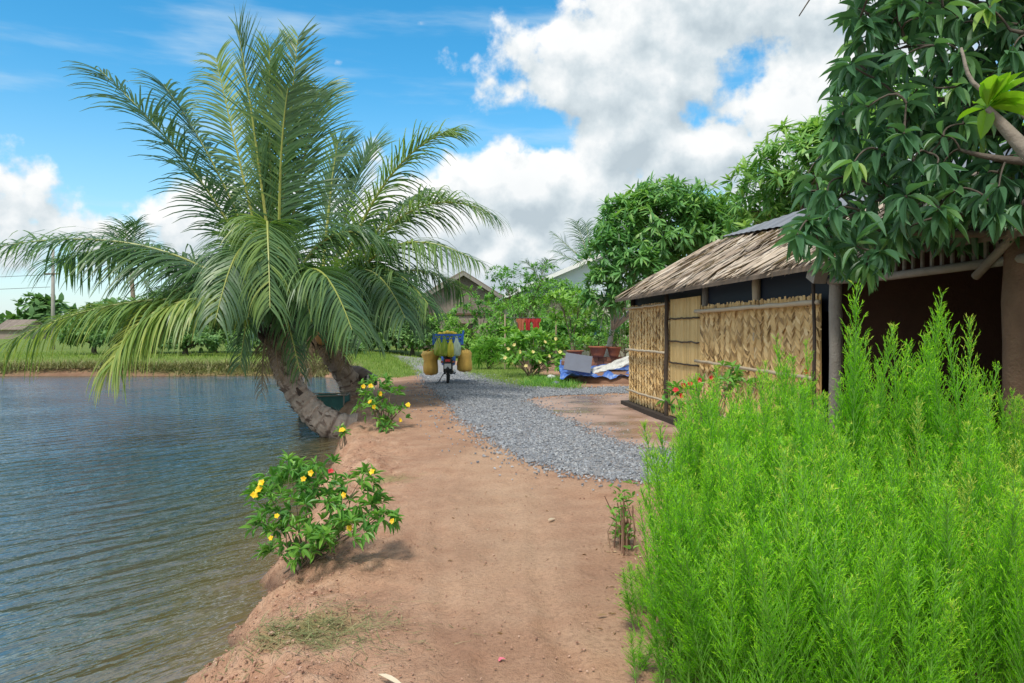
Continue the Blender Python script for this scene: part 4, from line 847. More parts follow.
# roof: slab plus leaf strips
mb=MB()
for (o0,o1) in ((OE,OR),(2*OR-OE,OR)):
    V=[hp(s,o,ztop(o)+dz) for dz in(-.07,-.02) for s,o in((-.2,o0),(SL+.2,o0),(SL+.2,o1),(-.2,o1))]; mb.add(V,BOXF,.12)
tst=strip_t(4,lambda y:(.5 if y<.7 else .5*max(.1,(1-y)/.3)),0,.10)
def thatch(n,front=True,lay=0):
    s=rng.uniform(-.25,SL+.25,n); u=rng.random(n)**.9; omax=np.clip(1.92-.16*np.maximum(s-.3,0),1.30,1.92)
    o=OE+.30+(omax-OE-.30)*u; L=rng.uniform(.35,1.0,n); 
    sk=rng.normal(.20,.36,n)+.30*np.sin(s*1.7+o*2)
    ds=np.sin(sk); do=-np.cos(sk)
    sg=1 if front else -1
    oo=o if front else 2*OR-o
    p=np.stack([HF[0]+HT[0]*s+HO[0]*oo,HF[1]+HT[1]*s+HO[1]*oo,ztop(oo)+rng.uniform(.0,.055,n)],-1)
    d=ds[:,None]*np.append(HT,0)+(do*sg)[:,None]*np.append(HO,0); d[:,2]=do*slope*1.0+rng.normal(.02,.03,n)
    nm=np.append(-HO*slope*sg,1.); w=rng.uniform(.035,.10,n)*np.where(rng.random(n)<.3,1.2,.8)
    L=np.minimum(L,(o-OE)/np.maximum(np.cos(sk),.5)+rng.uniform(.02,.16,n))
    t=np.clip(rng.normal(.58,.24,n)-.35*(rng.random(n)<.12),0,1)
    scatter(mb,*tst,orient(d,np.tile(nm,(n,1))+rng.normal(0,.22,(n,3))),p,np.stack([w,L,L*.35],-1),t)
thatch(3600); thatch(1500,False)
# far gable fringe and eave fringe
n=420; s=rng.uniform(-.2,SL+.2,n); p=np.stack([HF[0]+HT[0]*s+HO[0]*(OE+.1),HF[1]+HT[1]*s+HO[1]*(OE+.1),np.full(n,ZE+.02)+rng.uniform(-.02,.03,n)],-1)
d=np.append(HT,0)*rng.normal(.1,.3,(n,1))-np.append(HO,0)+np.array([0,0,-.75])*rng.uniform(.7,1.3,(n,1)); L=rng.uniform(.06,.15,n)
scatter(mb,*tst,orient(d,np.tile([-1,0,1.],(n,1))),p,np.stack([rng.uniform(.02,.04,n),L,L],-1),np.clip(rng.normal(.5,.2,n),0,1))
HB(mb,'thatch_roof',M['thatch'])
# grey sheet along the ridge
mb=MB()
for (sg) in (1,-1):
    N_=60; V=[];Fc=[]
    for i in range(N_+1):
        s=.2+(SL-.1)*i/N_; lo=min(1.9,max(1.22,1.86-.16*max(s-.3,0))); rip=.012*(i%2)
        for o in (lo,OR): V.append(hp(s,o if sg==1 else 2*OR-o,ztop(o)+.085+rip))
    for i in range(N_): Fc.append((2*i,2*i+2,2*i+3,2*i+1))
    mb.add(V,Fc,rng.uniform(.3,.7,len(V)))
HB(mb,'ridge_sheet',M['tin'])
def woven(s0,s1,z0,z1,name='woven_wall'):
    mb=MB(); hbox(mb,s0,s1,.045,.06,z0,z1,.55)
    k2=int((s1-s0)/.03); sx=np.linspace(s0,s1,k2); scatter(mb,*strip_t(2,lambda y:.5),orient(np.tile([0,0,1.],(k2,1))+rng.normal(0,.08,(k2,3)),np.tile(np.append(-HO,0),(k2,1))),np.stack([HF[0]+HT[0]*sx+HO[0]*.03,HF[1]+HT[1]*sx+HO[1]*.03,np.full(k2,z1-.12)],-1),np.stack([np.full(k2,.045),rng.uniform(.11,.15,k2),np.full(k2,.1)],-1),np.clip(rng.normal(.55,.18,k2),0,1))
    cw=.098; k=max(1,int(round((s1-s0)/cw))); cw=(s1-s0)/k; dz=.032
    S_=[];Z_=[];A_=[];T_=[]
    for i in range(k):
        ct=rng.normal(0,.09); ph=rng.uniform(0,dz)
        for z in np.arange(z0-.03+ph,z1-.055,dz):
            S_.append(s0+cw*(i+ (0 if i%2==0 else 1))); Z_.append(z); A_.append(1 if i%2==0 else -1); T_.append(ct)
    S_=np.array(S_);Z_=np.array(Z_);A_=np.array(A_);n=len(S_)
    an=rng.normal(.78,.12,n); d=np.append(HT,0)[None]*(A_*np.cos(an))[:,None]+np.array([0,0,-1.])[None]*np.sin(an)[:,None]+np.append(HO,0)[None]*rng.normal(-.10,.03,n)[:,None]
    p=np.stack([HF[0]+HT[0]*S_+HO[0]*.03,HF[1]+HT[1]*S_+HO[1]*.03,Z_+.05],-1)
    p[:,2]=np.maximum(p[:,2],z0+.1); L_x=(p[:,2]>z1-.02)*rng.uniform(0,.05,n)
    up=np.append(-HO,0)[None]+np.array([0,0,.35])+rng.normal(0,.12,(n,3)); L=rng.uniform(.135,.175,n)*np.where(Z_>z1-.0,.6,1)
    t=np.clip(.58+np.array(T_)*.8+rng.normal(0,.19,n)-.35*(rng.random(n)<.05)-.10*(A_>0),0,1)
    scatter(mb,*strip_t(3,lambda y:.5*(1 if y<.6 else max(.2,1-(y-.6)*1.8)),0,.12),orient(d,up),p,np.stack([rng.uniform(.040,.056,n),L,L],-1),t)
    return HB(mb,name,M['woven'])
def rail(parent,s0,s1,z,o=-.035,r=.022,mat='bamboo',name='rail',dz=0):
    mb=MB(); n=14; ss=np.linspace(s0,s1,n); tube(mb,[hp(s,o+rng.normal(0,.004),z+dz*(s-s0)/(s1-s0)+rng.normal(0,.004)) for s in ss],r*(1+.12*(np.arange(n)%3==0)),8,rng.uniform(.4,.8))
    return mb.build(name,M[mat],parent,True,loc=hl)
w1=woven(.0,2.60,.08,1.98); rail(w1,-.03,2.62,1.13); rail(w1,-.03,2.62,.32); rail(w1,-.03,2.6,1.95,r=.016)
w2=MB(); s=2.66
while s<4.06:
    w=rng.uniform(.03,.055); hbox(w2,s,min(s+w,4.08),.02+rng.uniform(0,.008),.045,.10,2.02,np.clip(rng.normal(.55,.2),0,1)); s+=w+.002
w2=HB(w2,'reed_wall',M['reed'])
for z in (1.70,1.33,.98,.62,.28): rail(w2,2.66,4.08,z,.008,.012,'darkwood')
w3=woven(4.10,7.50,.10,1.86); rail(w3,4.05,7.62,1.79,r=.026); rail(w3,4.05,7.55,1.06,dz=-.05); rail(w3,4.05,7.5,.35)
def post(s,o,z0,z1,r,mat,name='post',t=.5):
    mb=MB(); n=10; zz=np.linspace(z0,z1,n); tube(mb,[hp(s+rng.normal(0,.006),o+rng.normal(0,.006),z) for z in zz],r*(1+rng.normal(0,.04,n)),12,t); return HB(mb,name,M[mat],smooth=True)
post(2.63,-.03,-.1,2.12,.035,'darkwood'); post(7.83,.02,-.1,2.3,.058,'greywood',t=.6); post(7.56,-.05,-.1,1.98,.018,'darkwood'); post(5.9,.08,-.1,2.3,.05,'bamboo'); post(10.12,.02,-.1,2.2,.088,'brownwood'); post(.03,.1,-.1,2.15,.05,'darkwood'); post(4.1,.1,-.1,2.2,.05,'greywood'); post(10.5,3.7,-.1,2.2,.07,'darkwood'); post(.05,3.7,-.1,2.2,.06,'darkwood')
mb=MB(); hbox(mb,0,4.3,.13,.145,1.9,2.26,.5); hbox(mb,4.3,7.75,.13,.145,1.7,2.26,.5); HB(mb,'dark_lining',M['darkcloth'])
# open bay: beam, slats, back wall, side walls, floor
mb=MB(); tube(mb,[hp(7.8,-.02,1.985),hp(8.8,-.02,1.965),hp(10.3,-.02,1.975)],.034,8,.6); HB(mb,'beam',M['greywood'],smooth=True)
for i in range(19):
    s=7.98+i*.115; mb=MB(); hbox(mb,s,s+.028,.005,.022,1.96,2.28+rng.uniform(-.03,.02),rng.uniform(.3,.7)); HB(mb,'slat',M['greywood'])
mb=MB(); tube(mb,[hp(9.85,-.08,1.88),hp(10.05,-.08,2.02),hp(10.35,-.08,2.24)],.03,8,.4); HB(mb,'brace',M['greywood'],smooth=True)
mb=MB(); tube(mb,[hp(-.1,0.05,2.2),hp(5,.05,2.21),hp(10.6,.05,2.2)],.04,8,.4); HB(mb,'eave_pole',M['darkwood'])
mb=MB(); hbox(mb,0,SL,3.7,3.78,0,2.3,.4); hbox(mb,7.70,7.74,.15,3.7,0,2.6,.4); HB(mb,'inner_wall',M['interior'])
mb=MB(); hbox(mb,10.5,10.56,.3,3.7,0,2.3,.5); hbox(mb,.0,.05,.15,3.7,.1,2.2,.5)
for (sa) in (.02,10.53):
    V=[hp(sa,OE+.3,2.2),hp(sa,2*OR-OE-.3,2.2),hp(sa,OR,ZR-.12)]; mb.add(V,np.array([(0,1,2)]),.5)
HB(mb,'end_wall',M['reed'])
mb=MB(); hbox(mb,-.12,SL,-.12,.14,-.15,.085,.35); HB(mb,'footing',M['darkwood'])
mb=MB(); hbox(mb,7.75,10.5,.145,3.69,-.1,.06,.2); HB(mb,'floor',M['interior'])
mb=MB(); box(mb,hp(7.75,-.12,2.06),(.16,.13,.14),.6,rot=Hrot@np.array([[.9,0,.43],[0,1,0],[-.43,0,.9]])); HB(mb,'bracket',M['greywood'])

# ------------------------------------------------------------------ houses
def gable_house(name,label,cat,c,rz,w,l,he,hr,roofmat,wallmat,over=.4,thick=.12,gablemat=None,trim=None,windows=()):
    o=thing(name,label,cat,c,rz); 
    mb=MB(); box(mb,(0,0,he/2-.1),(w,l,he+.2),.5)
    for y in (-l/2,l/2): mb.add([(-w/2,y,he),(w/2,y,he),(0,y,hr)],np.array([(0,1,2)]),.55)
    wl=mb.build('wall',wallmat,o)
    mb=MB(); sl=(hr-he)/(w/2)
    for sg in(-1,1):
        xe=sg*(w/2+over); ze=he-over*sl; N_=26
        for i in range(N_):
            y0=-l/2-over+(l+2*over)*i/N_; y1=-l/2-over+(l+2*over)*(i+1)/N_; ri=.03*(i%2)
            V=[(xe,y0,ze+ri),(xe,y1,ze+ri),(0,y1,hr+ri),(0,y0,hr+ri)]; V+= [(x,y,z+thick) for x,y,z in V]; mb.add(V,BOXF,rng.uniform(.35,.65))
    rf=mb.build('roof',roofmat,o)
    if gablemat:
        mb=MB(); y=-l/2-.06; n_=18
        for i in range(n_):
            xa=-w/2+w*i/n_; xb=-w/2+w*(i+1)/n_; za=he+(w/2-abs(xa))*sl; zb=he+(w/2-abs(xb))*sl
            mb.add([(xa,y,he-.05),(xb,y,he-.05),(xb,y,zb),(xa,y,za)],np.array([(0,1,2,3)]),rng.uniform(.46,.54))
        mb.build('gable_panel',gablemat,o); mb=MB(); box(mb,(0,-l/2-.06,he-.12),(w+.3,.1,.14),.4); mb.build('gable_beam',M['brownwood'] if gablemat is M['oldthatch'] else M['white'],o)
    if trim:
        mb=MB()
        for sg in(-1,1):
            for y in(-l/2-over-.03,):
                xe=sg*(w/2+over); ze=he-over*sl; V=[(xe,y,ze-.08),(0,y,hr-.08),(0,y,hr+.16),(xe,y,ze+.16)]; V+=[(x,y-.03,z) for x,y,z in V]; mb.add(V,BOXF,.6)
        mb.build('barge_board',trim,o)
    for (x,z,ww,hh,mt) in windows:
        mb=MB()
        for (xx,zz,a,b_) in ((x-ww/2,z,.06,hh+.1),(x+ww/2,z,.06,hh+.1),(x,z-hh/2,ww,.06),(x,z+hh/2,ww,.06)): box(mb,(xx,-l/2-.03,zz),(a,.06,b_),.5)
        wf=mb.build('window',M['brownwood'],o); mb=MB(); box(mb,(x,-l/2-.008,z),(ww-.06,.012,hh-.06),.3); mb.build('shutter',mt,wf)
    return o
c=P(455,331,58); c[2]=0
gable_house('thatched_house','weathered grey-brown thatched house at the end of the track, left of the pale roof','house',c,R(12),9.0,8,2.85,5.6,M['oldthatch'],M['pinkwall'],.6,.28,M['oldthatch'],M['greywood'],((-2.6,1.5,1.2,1.1,M['darkwood']),(.3,1.05,1.1,2.0,M['darkwood'])))
c=P(602,331,46); c[2]=0
gable_house('metal_roofed_house','house with pale blue-grey metal roof and white gable edge behind the mango tree','house',c,R(4),11.6,9,3.6,6.1,M['blueroof'],M['cream'],.6,.06,M['blueroof'],M['white'],((-3.6,1.7,1.2,1.0,M['darkwood']),(-1.2,1.7,.8,1.0,M['bluebody'])))
c=P(22,331,112); c[2]=.2
gable_house('field_hut','tiny brown-roofed hut far beyond the pond at the left edge','hut',c,R(70),3.6,5.5,1.7,2.9,M['oldthatch'],M['pinkwall'],.4)
# far left pole with wires
b=P(53,331,48); o=thing('utility_pole','slim grey utility pole beyond the pond showing through the left fronds','pole',(b[0],b[1],.2))
mb=MB(); tube(mb,[(0,0,-.2),(0,0,3),(0,0,6.6)],[.13,.115,.09],10,.5); mb.build('shaft',M['concrete'],o,True)
mb=MB(); box(mb,(0,-.1,5.0),(1.0,.08,.08),.5); mb.build('crossarm',M['brownwood'],o)
for k,z in enumerate((4.95,4.15)):
    mb=MB(); p0=np.array([b[0]-.1,b[1]-.13,z+.2]); p1=np.array([b[0]-40,b[1]+2,z+.4]); u=np.linspace(0,1,20)[:,None]; pts=p0*(1-u)+p1*u; pts[:,2]-=.5*4*(u[:,0]*(1-u[:,0])); tube(mb,pts,.014,4,.5)
    tag(mb.build('overhead_wire',M['wire']),['upper thin dark wire running left from the utility pole','lower thin dark wire running left from the utility pole'][k],'wire',group='wires on the utility pole')

# ------------------------------------------------------------------ yard clutter
def pot(label,px,py,d,r,h,zb,plant):
    c=P(px,py,d); c[2]=zb; o=thing('plant_pot',label,'pot',c,group='terracotta pots on the brick ledge')
    mb=MB(); lathe(mb,[(.0,0),(r*.62,0),(r*.72,h*.2),(r*.95,h*.82),(r*1.08,h*.84),(r*1.08,h),(r*.95,h),(r*.9,h*.9),(0,h*.88)],22); mb.build('pot',M['terra'],o,True)
    if plant:
        mb=MB(); n=plant; pp=np.stack([rng.normal(0,r*.5,n),rng.normal(0,r*.5,n),h+rng.uniform(.05,.42,n)],-1); whorls(mb,pp,np.tile([0,0,1.],(n,1)),6,(.08,.2),.22,.1,.35,leafS); mb.build('potted_plant',M['shrub'],o)
        mb=MB()
        for i in range(5): tube(mb,[(rng.normal(0,.03),0,h*.85),tuple(pp[i]*.6+np.array([0,0,h*.3])),tuple(pp[i])],[.01,.008,.004],4,.5,cap=False)
        mb.build('stem',M['stem'],o)
ledz=P(0,357,22.2)[2]
pot('low wide red bowl pot, leftmost of the three on the ledge',575,354,22.2,.24,.20,ledz,12)
pot('big round-bellied red pot, middle of the three on the ledge',598,354,22.2,.27,.33,ledz,18)
pot('straight-sided brown pot, rightmost of the three on the ledge',614,354,22.2,.21,.31,ledz,14)
c=P(600,0,22.4); o=thing('brick_ledge','low reddish brick ledge carrying three terracotta pots','ledge',(c[0],c[1],0))
mb=MB(); zt=ledz
for r_ in range(6):
    for i in range(9):
        h=zt/6; box(mb,(-1.05+i*.25+(r_%2)*.1,0,h*(r_+.5)),(.235,.42,h*.9),rng.uniform(.2,.9))
mb.build('bricks',M['brick'],o); mb=MB(); box(mb,(0,0,zt/2-.02),(2.3,.34,zt-.06),.2); mb.build('mortar_core',M['concrete'],o)
# tarp, board, sheet, soil heap
def cloth(name,label,cat,corner,ux,uy,nu,nv,amp,mat,freq=3.,curl=0):
    u,v=np.meshgrid(np.linspace(0,1,nu),np.linspace(0,1,nv)); Pn=np.asarray(corner)+u[...,None]*np.asarray(ux)+v[...,None]*np.asarray(uy)
    base=hgt(Pn[...,0],Pn[...,1]); Pn[...,2]=np.maximum(Pn[...,2],base+.02)
    Pn[...,2]+=amp*(fbm(u*freq+3,v*freq+1,4))+curl*v
    Pn[...,0]+=.12*(fbm(u*4,v*4+7,2)-.5); Pn[...,1]+=.2*(fbm(u*4+9,v*4,2)-.5)
    i=(np.arange(nv-1)[:,None]*nu+np.arange(nu-1)[None]).ravel()
    mb=MB().add(Pn.reshape(-1,3),np.stack([i,i+1,i+nu+1,i+nu],-1),rng.uniform(.3,.7,nu*nv))
    return tag(mb.build(name,mat,smooth=True),label,cat)
a0=G(560,384)
cloth('tarpaulin','crumpled blue plastic tarpaulin spread on the ground below the pots','tarp',(a0[0],a0[1],0),(2.1,.05,0),(.1,1.7,.1),44,34,.34,M['bluetarp'],6,.30)
tag(cloth('plastic_sheet','curled dirty white plastic sheet between the blue tarp and the hut','sheet',(*(G(590,383)),0.10),(1.2,.1,.36),(-.05,.22,.10),44,10,.16,M['whitesheet'],4,.10),None,None)
c=P(578,364,21.3); o=MB(); rot=np.array([[1,0,0],[0,.85,-.52],[0,.52,.85]]).T
box(o,(c[0],c[1],.58),(.78,.03,.56),.5,rot=rot@np.array([[.98,.0,.17],[0,1,0],[-.17,0,.98]])); tag(o.build('leaning_board',M['greyboard'],loc=(c[0],c[1],.30)),'grey flat board leaning beside the blue tarp','board')
c=G(612,384); mb=MB(); blob(mb,(0,0,0),(1.05,.75,.36),.5,seg=28,jit=.05); oh=mb.build('soil_heap',plain('heap_soil',(.25,.14,.09),.95,noise=.3,nscale=8,bump=.8),smooth=True); oh.location=(c[0]+.1,c[1]+.8,0.0); tag(oh,'heap of brown soil below the white plastic sheet','soil heap')
for k,(px,py,d,sx) in enumerate(((551,379,21.1,.12),(556,385,20.4,.09))):
    c=G(px,py); mb=MB(); blob(mb,(0,0,0),(sx*1.2,sx,sx*.7),.6,seg=14,jit=.12); o=mb.build('rubbish_bundle',[M['whitesheet'],M['greyboard']][k],smooth=True); o.location=(c[0],c[1],gz(*c)+sx*.4); tag(o,['crumpled white bundle at the left end of the blue tarp','crumpled grey bundle in front of the blue tarp'][k],'bundle')
# clothes on a line
for k,(px,w,m,l) in enumerate(((521,.34,'orangecloth','orange shirt'),(528,.26,'redcloth','dark red narrow shirt'),(536,.34,'redcloth','bright red shirt'))):
    d=29.; c=P(px,318.5,d); w*=.72; V=[];nu=10;nv=9
    for j in range(nv):
        for i in range(nu):
            u=i/(nu-1)-.5; v=j/(nv-1); ww=w*(1.55 if v<.3 else 1.0); V.append((c[0]+u*ww,c[1]+.05*math.sin(u*14+k)*(.3+v),c[2]-v*.46))
    i=(np.arange(nv-1)[:,None]*nu+np.arange(nu-1)[None]).ravel(); mb=MB().add(V,np.stack([i,i+1,i+nu+1,i+nu],-1),.5)
    tag(mb.build('hanging_shirt',M[m],smooth=True),l+' hung before the pale roofed house, '+['leftmost','middle','rightmost'][k]+' of three shirts','clothes')
a,b=P(505,317.5,29),P(556,317.5,29); o=thing('clothes_line','thin clothes line on two poles carrying red shirts','line',(a[0],a[1],0)); loc=np.array(o.location)
mb=MB(); tube(mb,[a,(a+b)/2-np.array([0,0,.03]),b],.012,5,.5); mb.build('cord',M['wire'],o,loc=loc)
for q in(a,b): mb=MB(); tube(mb,[(q[0],q[1],-.1),(q[0],q[1],1.),(q[0],q[1],2.15)],.03,7,.5); mb.build('pole',M['bamboo'],o,loc=loc)

# fish cage, mooring stick, log by the palms
c=P(325,402,16.2); o=thing('fish_cage','teal netted fish cage half sunk behind the larger palm trunk','cage',(c[0],c[1],-.36))
mb=MB(); 
for x in(-.48,.48):
    for y in(-.3,.3): tube(mb,[(x,y,-.2),(x,y,.2),(x,y,.5)],.018,6,.5)
for z in(.02,.48):
    for a,b in(((-.48,-.3),(.48,-.3)),((.48,-.3),(.48,.3)),((.48,.3),(-.48,.3)),((-.48,.3),(-.48,-.3))): tube(mb,[(*a,z),((a[0]+b[0])/2,(a[1]+b[1])/2,z-.02),(*b,z)],.016,6,.6)
mb.build('frame',M['greywood'],o)
mb=MB()
for a,b in(((-.47,-.29),(.47,-.29)),((.47,-.29),(.47,.29)),((.47,.29),(-.47,.29)),((-.47,.29),(-.47,-.29))):
    u=np.linspace(0,1,9); V=[]
    for z in(-.15,.15,.46): V+=[(a[0]+(b[0]-a[0])*t,a[1]+(b[1]-a[1])*t,z-.03*math.sin(t*9)) for t in u]
    i=(np.arange(2)[:,None]*9+np.arange(8)[None]).ravel(); mb.add(V,np.stack([i,i+1,i+10,i+9],-1),rng.uniform(.2,.8,27))
mb.build('net',M['teal'],o,True)
a=P(303,386,16.4); b=P(309,368,16.4); mb=MB(); tube(mb,[a-np.array([0,0,.5]),(a+b)/2,b],.03,7,.9); tag(mb.build('mooring_stick',M['bamboo']),'pale leaning stick in the water left of the fish cage','stick')
a=P(347,376,18.2); b=P(371,380,17.6); a[2]+=.05
o=thing('palm_log','cut grey palm log with dark striped end lying behind the smaller trunk','log',(b[0],b[1],gz(b[0],b[1]))); loc=np.array(o.location)
mb=MB(); tube(mb,spline([a,(a+b)/2+np.array([0,0,.08]),b],14),np.linspace(.2,.16,14),14,.45); mb.build('wood',M['palmbark'],o,True,loc=loc)
for k in range(5):
    mb=MB(); t_=nrm(b-a); off=(k-2)*.055; box(mb,b+np.array([.01,-.02,0])+t_*.02+np.array([off,-.08,0]),(.05,.2,.30-.04*abs(k-2)),.5); mb.build('end_stripe',M['white'] if k%2 else M['black'],o,loc=loc)

# ------------------------------------------------------------------ motorbike and its load
bx,by=-1.86,21.6; bzr=gz(bx,by)+.012
bike=thing('motorbike','loaded dark motorbike parked on the gravel, seen from behind','motorbike',(bx,by,bzr),R(4))
def wheel(y,r=.29):
    mb=MB(); a=np.linspace(0,2*math.pi,9); prof=[(r-.045+.045*math.cos(t),.042*math.sin(t)) for t in a]; lathe(mb,prof,32,(0,y,r),.5,axis='x'); ty=mb.build('tyre',M['tyre'],bike,True)
    mb=MB(); lathe(mb,[(r-.085,-.03),(r-.06,-.03),(r-.06,.03),(r-.085,.03),(r-.085,-.03)],32,(0,y,r),.5,axis='x'); lathe(mb,[(0,-.06),(.045,-.06),(.045,.06),(0,.06)],12,(0,y,r),axis='x')
    for k in range(14): a_=k*2*math.pi/14; tube(mb,[(.02*(-1)**k,y,r),(.01*(-1)**k,y+math.cos(a_)*.11,r+math.sin(a_)*.11),(0,y+math.cos(a_)*(r-.08),r+math.sin(a_)*(r-.08))],.003,4)
    mb.build('rim',M['chrome'],bike,True)
wheel(-.62); wheel(.62)
mb=MB(); 
for x in(-.08,.08): tube(mb,[(x,-.62,.29),(x,-.2,.33),(x,0,.36)],.02,8); tube(mb,[(x*1.3,-.60,.33),(x*1.3,-.50,.5),(x*1.3,-.42,.68)],.028,8)
tube(mb,[(0,.1,.36),(0,.25,.62),(0,.42,.92)],.035,8); tube(mb,[(0,-.5,.66),(0,-.1,.55),(0,.25,.5)],.03,8); box(mb,(0,.0,.36),(.26,.36,.24)); mb.build('frame',M['black'],bike)
mb=MB(); tube(mb,[(0,-.95,.56),(0,-.88,.62),(0,-.7,.66),(0,-.4,.68),(0,-.1,.62)],[.05,.10,.12,.125,.1],12,.5); mb.build('tail_fairing',M['black'],bike,True)
mb=MB(); tube(mb,[(0,-.93,.32),(0,-.92,.45),(0,-.9,.58)],[.06,.075,.08],8,.5); mb.build('mudguard',M['black'],bike,True)
mb=MB(); tube(mb,[(0,-.78,.74),(0,-.5,.77),(0,-.1,.74),(0,.08,.72)],[.09,.125,.12,.08],12,.5); mb.build('seat',M['black'],bike,True)
mb=MB(); box(mb,(0,-.975,.67),(.14,.03,.07),.5); mb.build('tail_lamp',M['tail'],bike)
mb=MB(); box(mb,(0,-.985,.51),(.19,.012,.14),.5,rot=np.array([[1,0,0],[0,.97,-.26],[0,.26,.97]])); mb.build('number_plate',M['plate'],bike)
mb=MB(); tube(mb,[(.15,.2,.28),(.17,-.3,.27),(.18,-.6,.32),(.18,-.9,.36)],[.025,.03,.05,.05],12); mb.build('exhaust',M['chrome'],bike,True)
mb=MB(); tube(mb,[(-.1,-.05,.3),(-.2,-.12,.15),(-.28,-.18,.0)],.013,6); box(mb,(-.285,-.18,.006),(.07,.05,.012)); mb.build('side_stand',M['black'],bike)
for x in (-1,1):
    mb=MB(); tube(mb,[(x*.07,.62,.29),(x*.075,.52,.6),(x*.08,.44,.88)],.024,8); mb.build('fork',M['chrome'],bike,True)
    mb=MB(); tube(mb,[(x*.05,.42,.97),(x*.2,.40,1.02),(x*.34,.32,1.0)],.014,8); tube(mb,[(x*.25,.35,1.01),(x*.34,.32,1.0),(x*.40,.29,.99)],.021,8); mb.build('handlebar',M['black'],bike,True)
    mb=MB(); tube(mb,[(x*.24,.38,1.02),(x*.32,.38,1.15),(x*.36,.38,1.22)],.007,6); blob(mb,(x*.38,.38,1.26),(.075,.02,.055)); mb.build('mirror',M['black'],bike,True)
    mb=MB(); blob(mb,(x*.16,-.93,.63),(.04,.035,.035)); mb.build('indicator',M['orangecloth'],bike,True)
mb=MB(); tube(mb,[(0,.36,.94),(0,.46,.98),(0,.56,.94)],[.07,.12,.09],12); mb.build('headlamp_cowl',M['bluebody'],bike,True)
mb=MB(); tube(mb,[(0,.30,.5),(0,.36,.7),(0,.40,.92)],[.2,.22,.14],12); mb.build('leg_shield',M['bluebody'],bike,True)
mb=MB()
for x in(-.34,.34): tube(mb,[(x,-.85,1.08),(x,-.4,1.08),(x,.1,1.08)],.016,6)
for y in(-.85,-.55,-.2,.1): tube(mb,[(-.48,y,1.095),(0,y,1.095),(.48,y,1.095)],.014,6)
for x in(-.2,.2):
    for y in(-.6,-.1): tube(mb,[(x*.5,y,.7),(x*.9,y,.9),(x*1.5,y,1.08)],.014,6)
for x in (-.50,.50): tube(mb,[(x,-.48,1.09),(x*1.0,-.48,1.0),(x*1.05,-.48,.92)],.012,6)
mb.build('rack',M['black'],bike)
cz,sz=math.cos(R(4)),math.sin(R(4))
def bl(x,y,z): return np.array([bx+x*cz-y*sz,by+x*sz+y*cz,bzr+z])
o=thing('plastic_crate','blue slatted crate tied across the motorbike rack','crate',bl(0,-.42,1.11),R(4))
mb=MB(); W_,D_,H_=.84,.60,.30; box(mb,(0,0,.012),(W_,D_,.024))
for z in(.08,.17,.27):
    for y in(-D_/2,D_/2): box(mb,(0,y,z),(W_,.02,.055))
    for x in(-W_/2,W_/2): box(mb,(x,0,z),(.02,D_-.024,.055))
for x in np.linspace(-W_/2+.02,W_/2-.02,8):
    for y in(-D_/2-.003,D_/2+.003): box(mb,(x,y,.15),(.035,.022,.298))
for y in np.linspace(-D_/2+.06,D_/2-.06,5):
    for x in(-W_/2-.003,W_/2+.003): box(mb,(x,y,.15),(.022,.035,.298))
mb.build('crate_body',M['bluebody'],o)
mb=MB(); tube(mb,[(W_/2-.01,-D_/2+.02,.02),(W_/2,-D_/2+.02,.24),(W_/2+.02,-D_/2+.02,.40)],.03,6); mb.build('corner_post',M['bluebody'],o)
def bag(label,x,y,zt,h,w,dp,mat,name='carrier_bag',grp=None,neck=.35):
    c=bl(x,y,zt-h); o=thing(name,label,'bag',c,R(4)+rng.uniform(-.1,.1),group=grp)
    mb=MB(); seg=16; prof=[(0,.0),(w*.36,.01),(w*.5,h*.12),(w*.52,h*.35),(w*.46,h*.62),(w*neck*.7,h*.86),(w*neck*.5,h)]
    lathe(mb,prof,seg,(0,0,0),.5,sy=dp/w); v=mb.V[-1]; v+=rng.normal(0,w*.02,v.shape); mb.T[-1]=rng.uniform(.1,.9,len(v)); mb.build('sack',mat,o,True)
    mb=MB(); 
    for s_ in(-1,1): tube(mb,[(s_*w*neck*.4,0,h*.97),(s_*w*.12,0,h*1.06),(0,0,h*1.10)],.008,5)
    mb.build('handle',mat,o)
bag('yellow woven basket bag hanging on the left side of the motorbike',-.49,-.48,.92,.68,.42,.5,M['wovenbag'],'woven_bag','yellow woven bags on the motorbike',.95)
bag('yellow woven basket bag hanging on the right side of the motorbike',.47,-.48,.95,.62,.42,.5,M['wovenbag'],'woven_bag','yellow woven bags on the motorbike',.7)
for k,(x,m,l,w) in enumerate(((-.26,'greenbag','light green vegetable bag, leftmost of those hung behind the crate',.22),(-.09,'greenbag','dark green vegetable bag, second from left behind the crate',.20),(.08,'yellowbag','yellow-green bag, third from left behind the crate',.20),(.25,'clearbag','pale cloudy bag, rightmost of those hung behind the crate',.20))):
    bag(l,x,-.90,1.30-.02*k%.05,.50,w*1.15,.22,M[m],grp='bags of produce hung behind the crate',neck=.3)
for k,(x,y,z) in enumerate(((-.10,-.55,1.42),(.02,-.58,1.43),(.12,-.5,1.43),(-.02,-.42,1.45),(.2,-.58,1.40),(-.22,-.5,1.40))):
    mb=MB(); p=bl(x,y,z); tube(mb,[(-.07,0,-.01),(-.03,0,.01),(.03,0,.012),(.08,0,-.005)],[.012,.05,.055,.012],10); o=mb.build('yellow_fruit',M['fruit'],smooth=True); o.location=p; o.rotation_euler=(0,0,rng.uniform(0,3)); tag(o,'plump yellow fruit heaped on top of the blue crate','fruit','yellow fruit on the crate')
mb=MB(); box(mb,(0,0,.13),(.66,.46,.26)); o=mb.build('produce_sack',M['greenbag']); o.location=bl(0,-.42,1.136); o.rotation_euler=(0,0,R(4)); tag(o,'green produce filling the inside of the blue crate','produce')

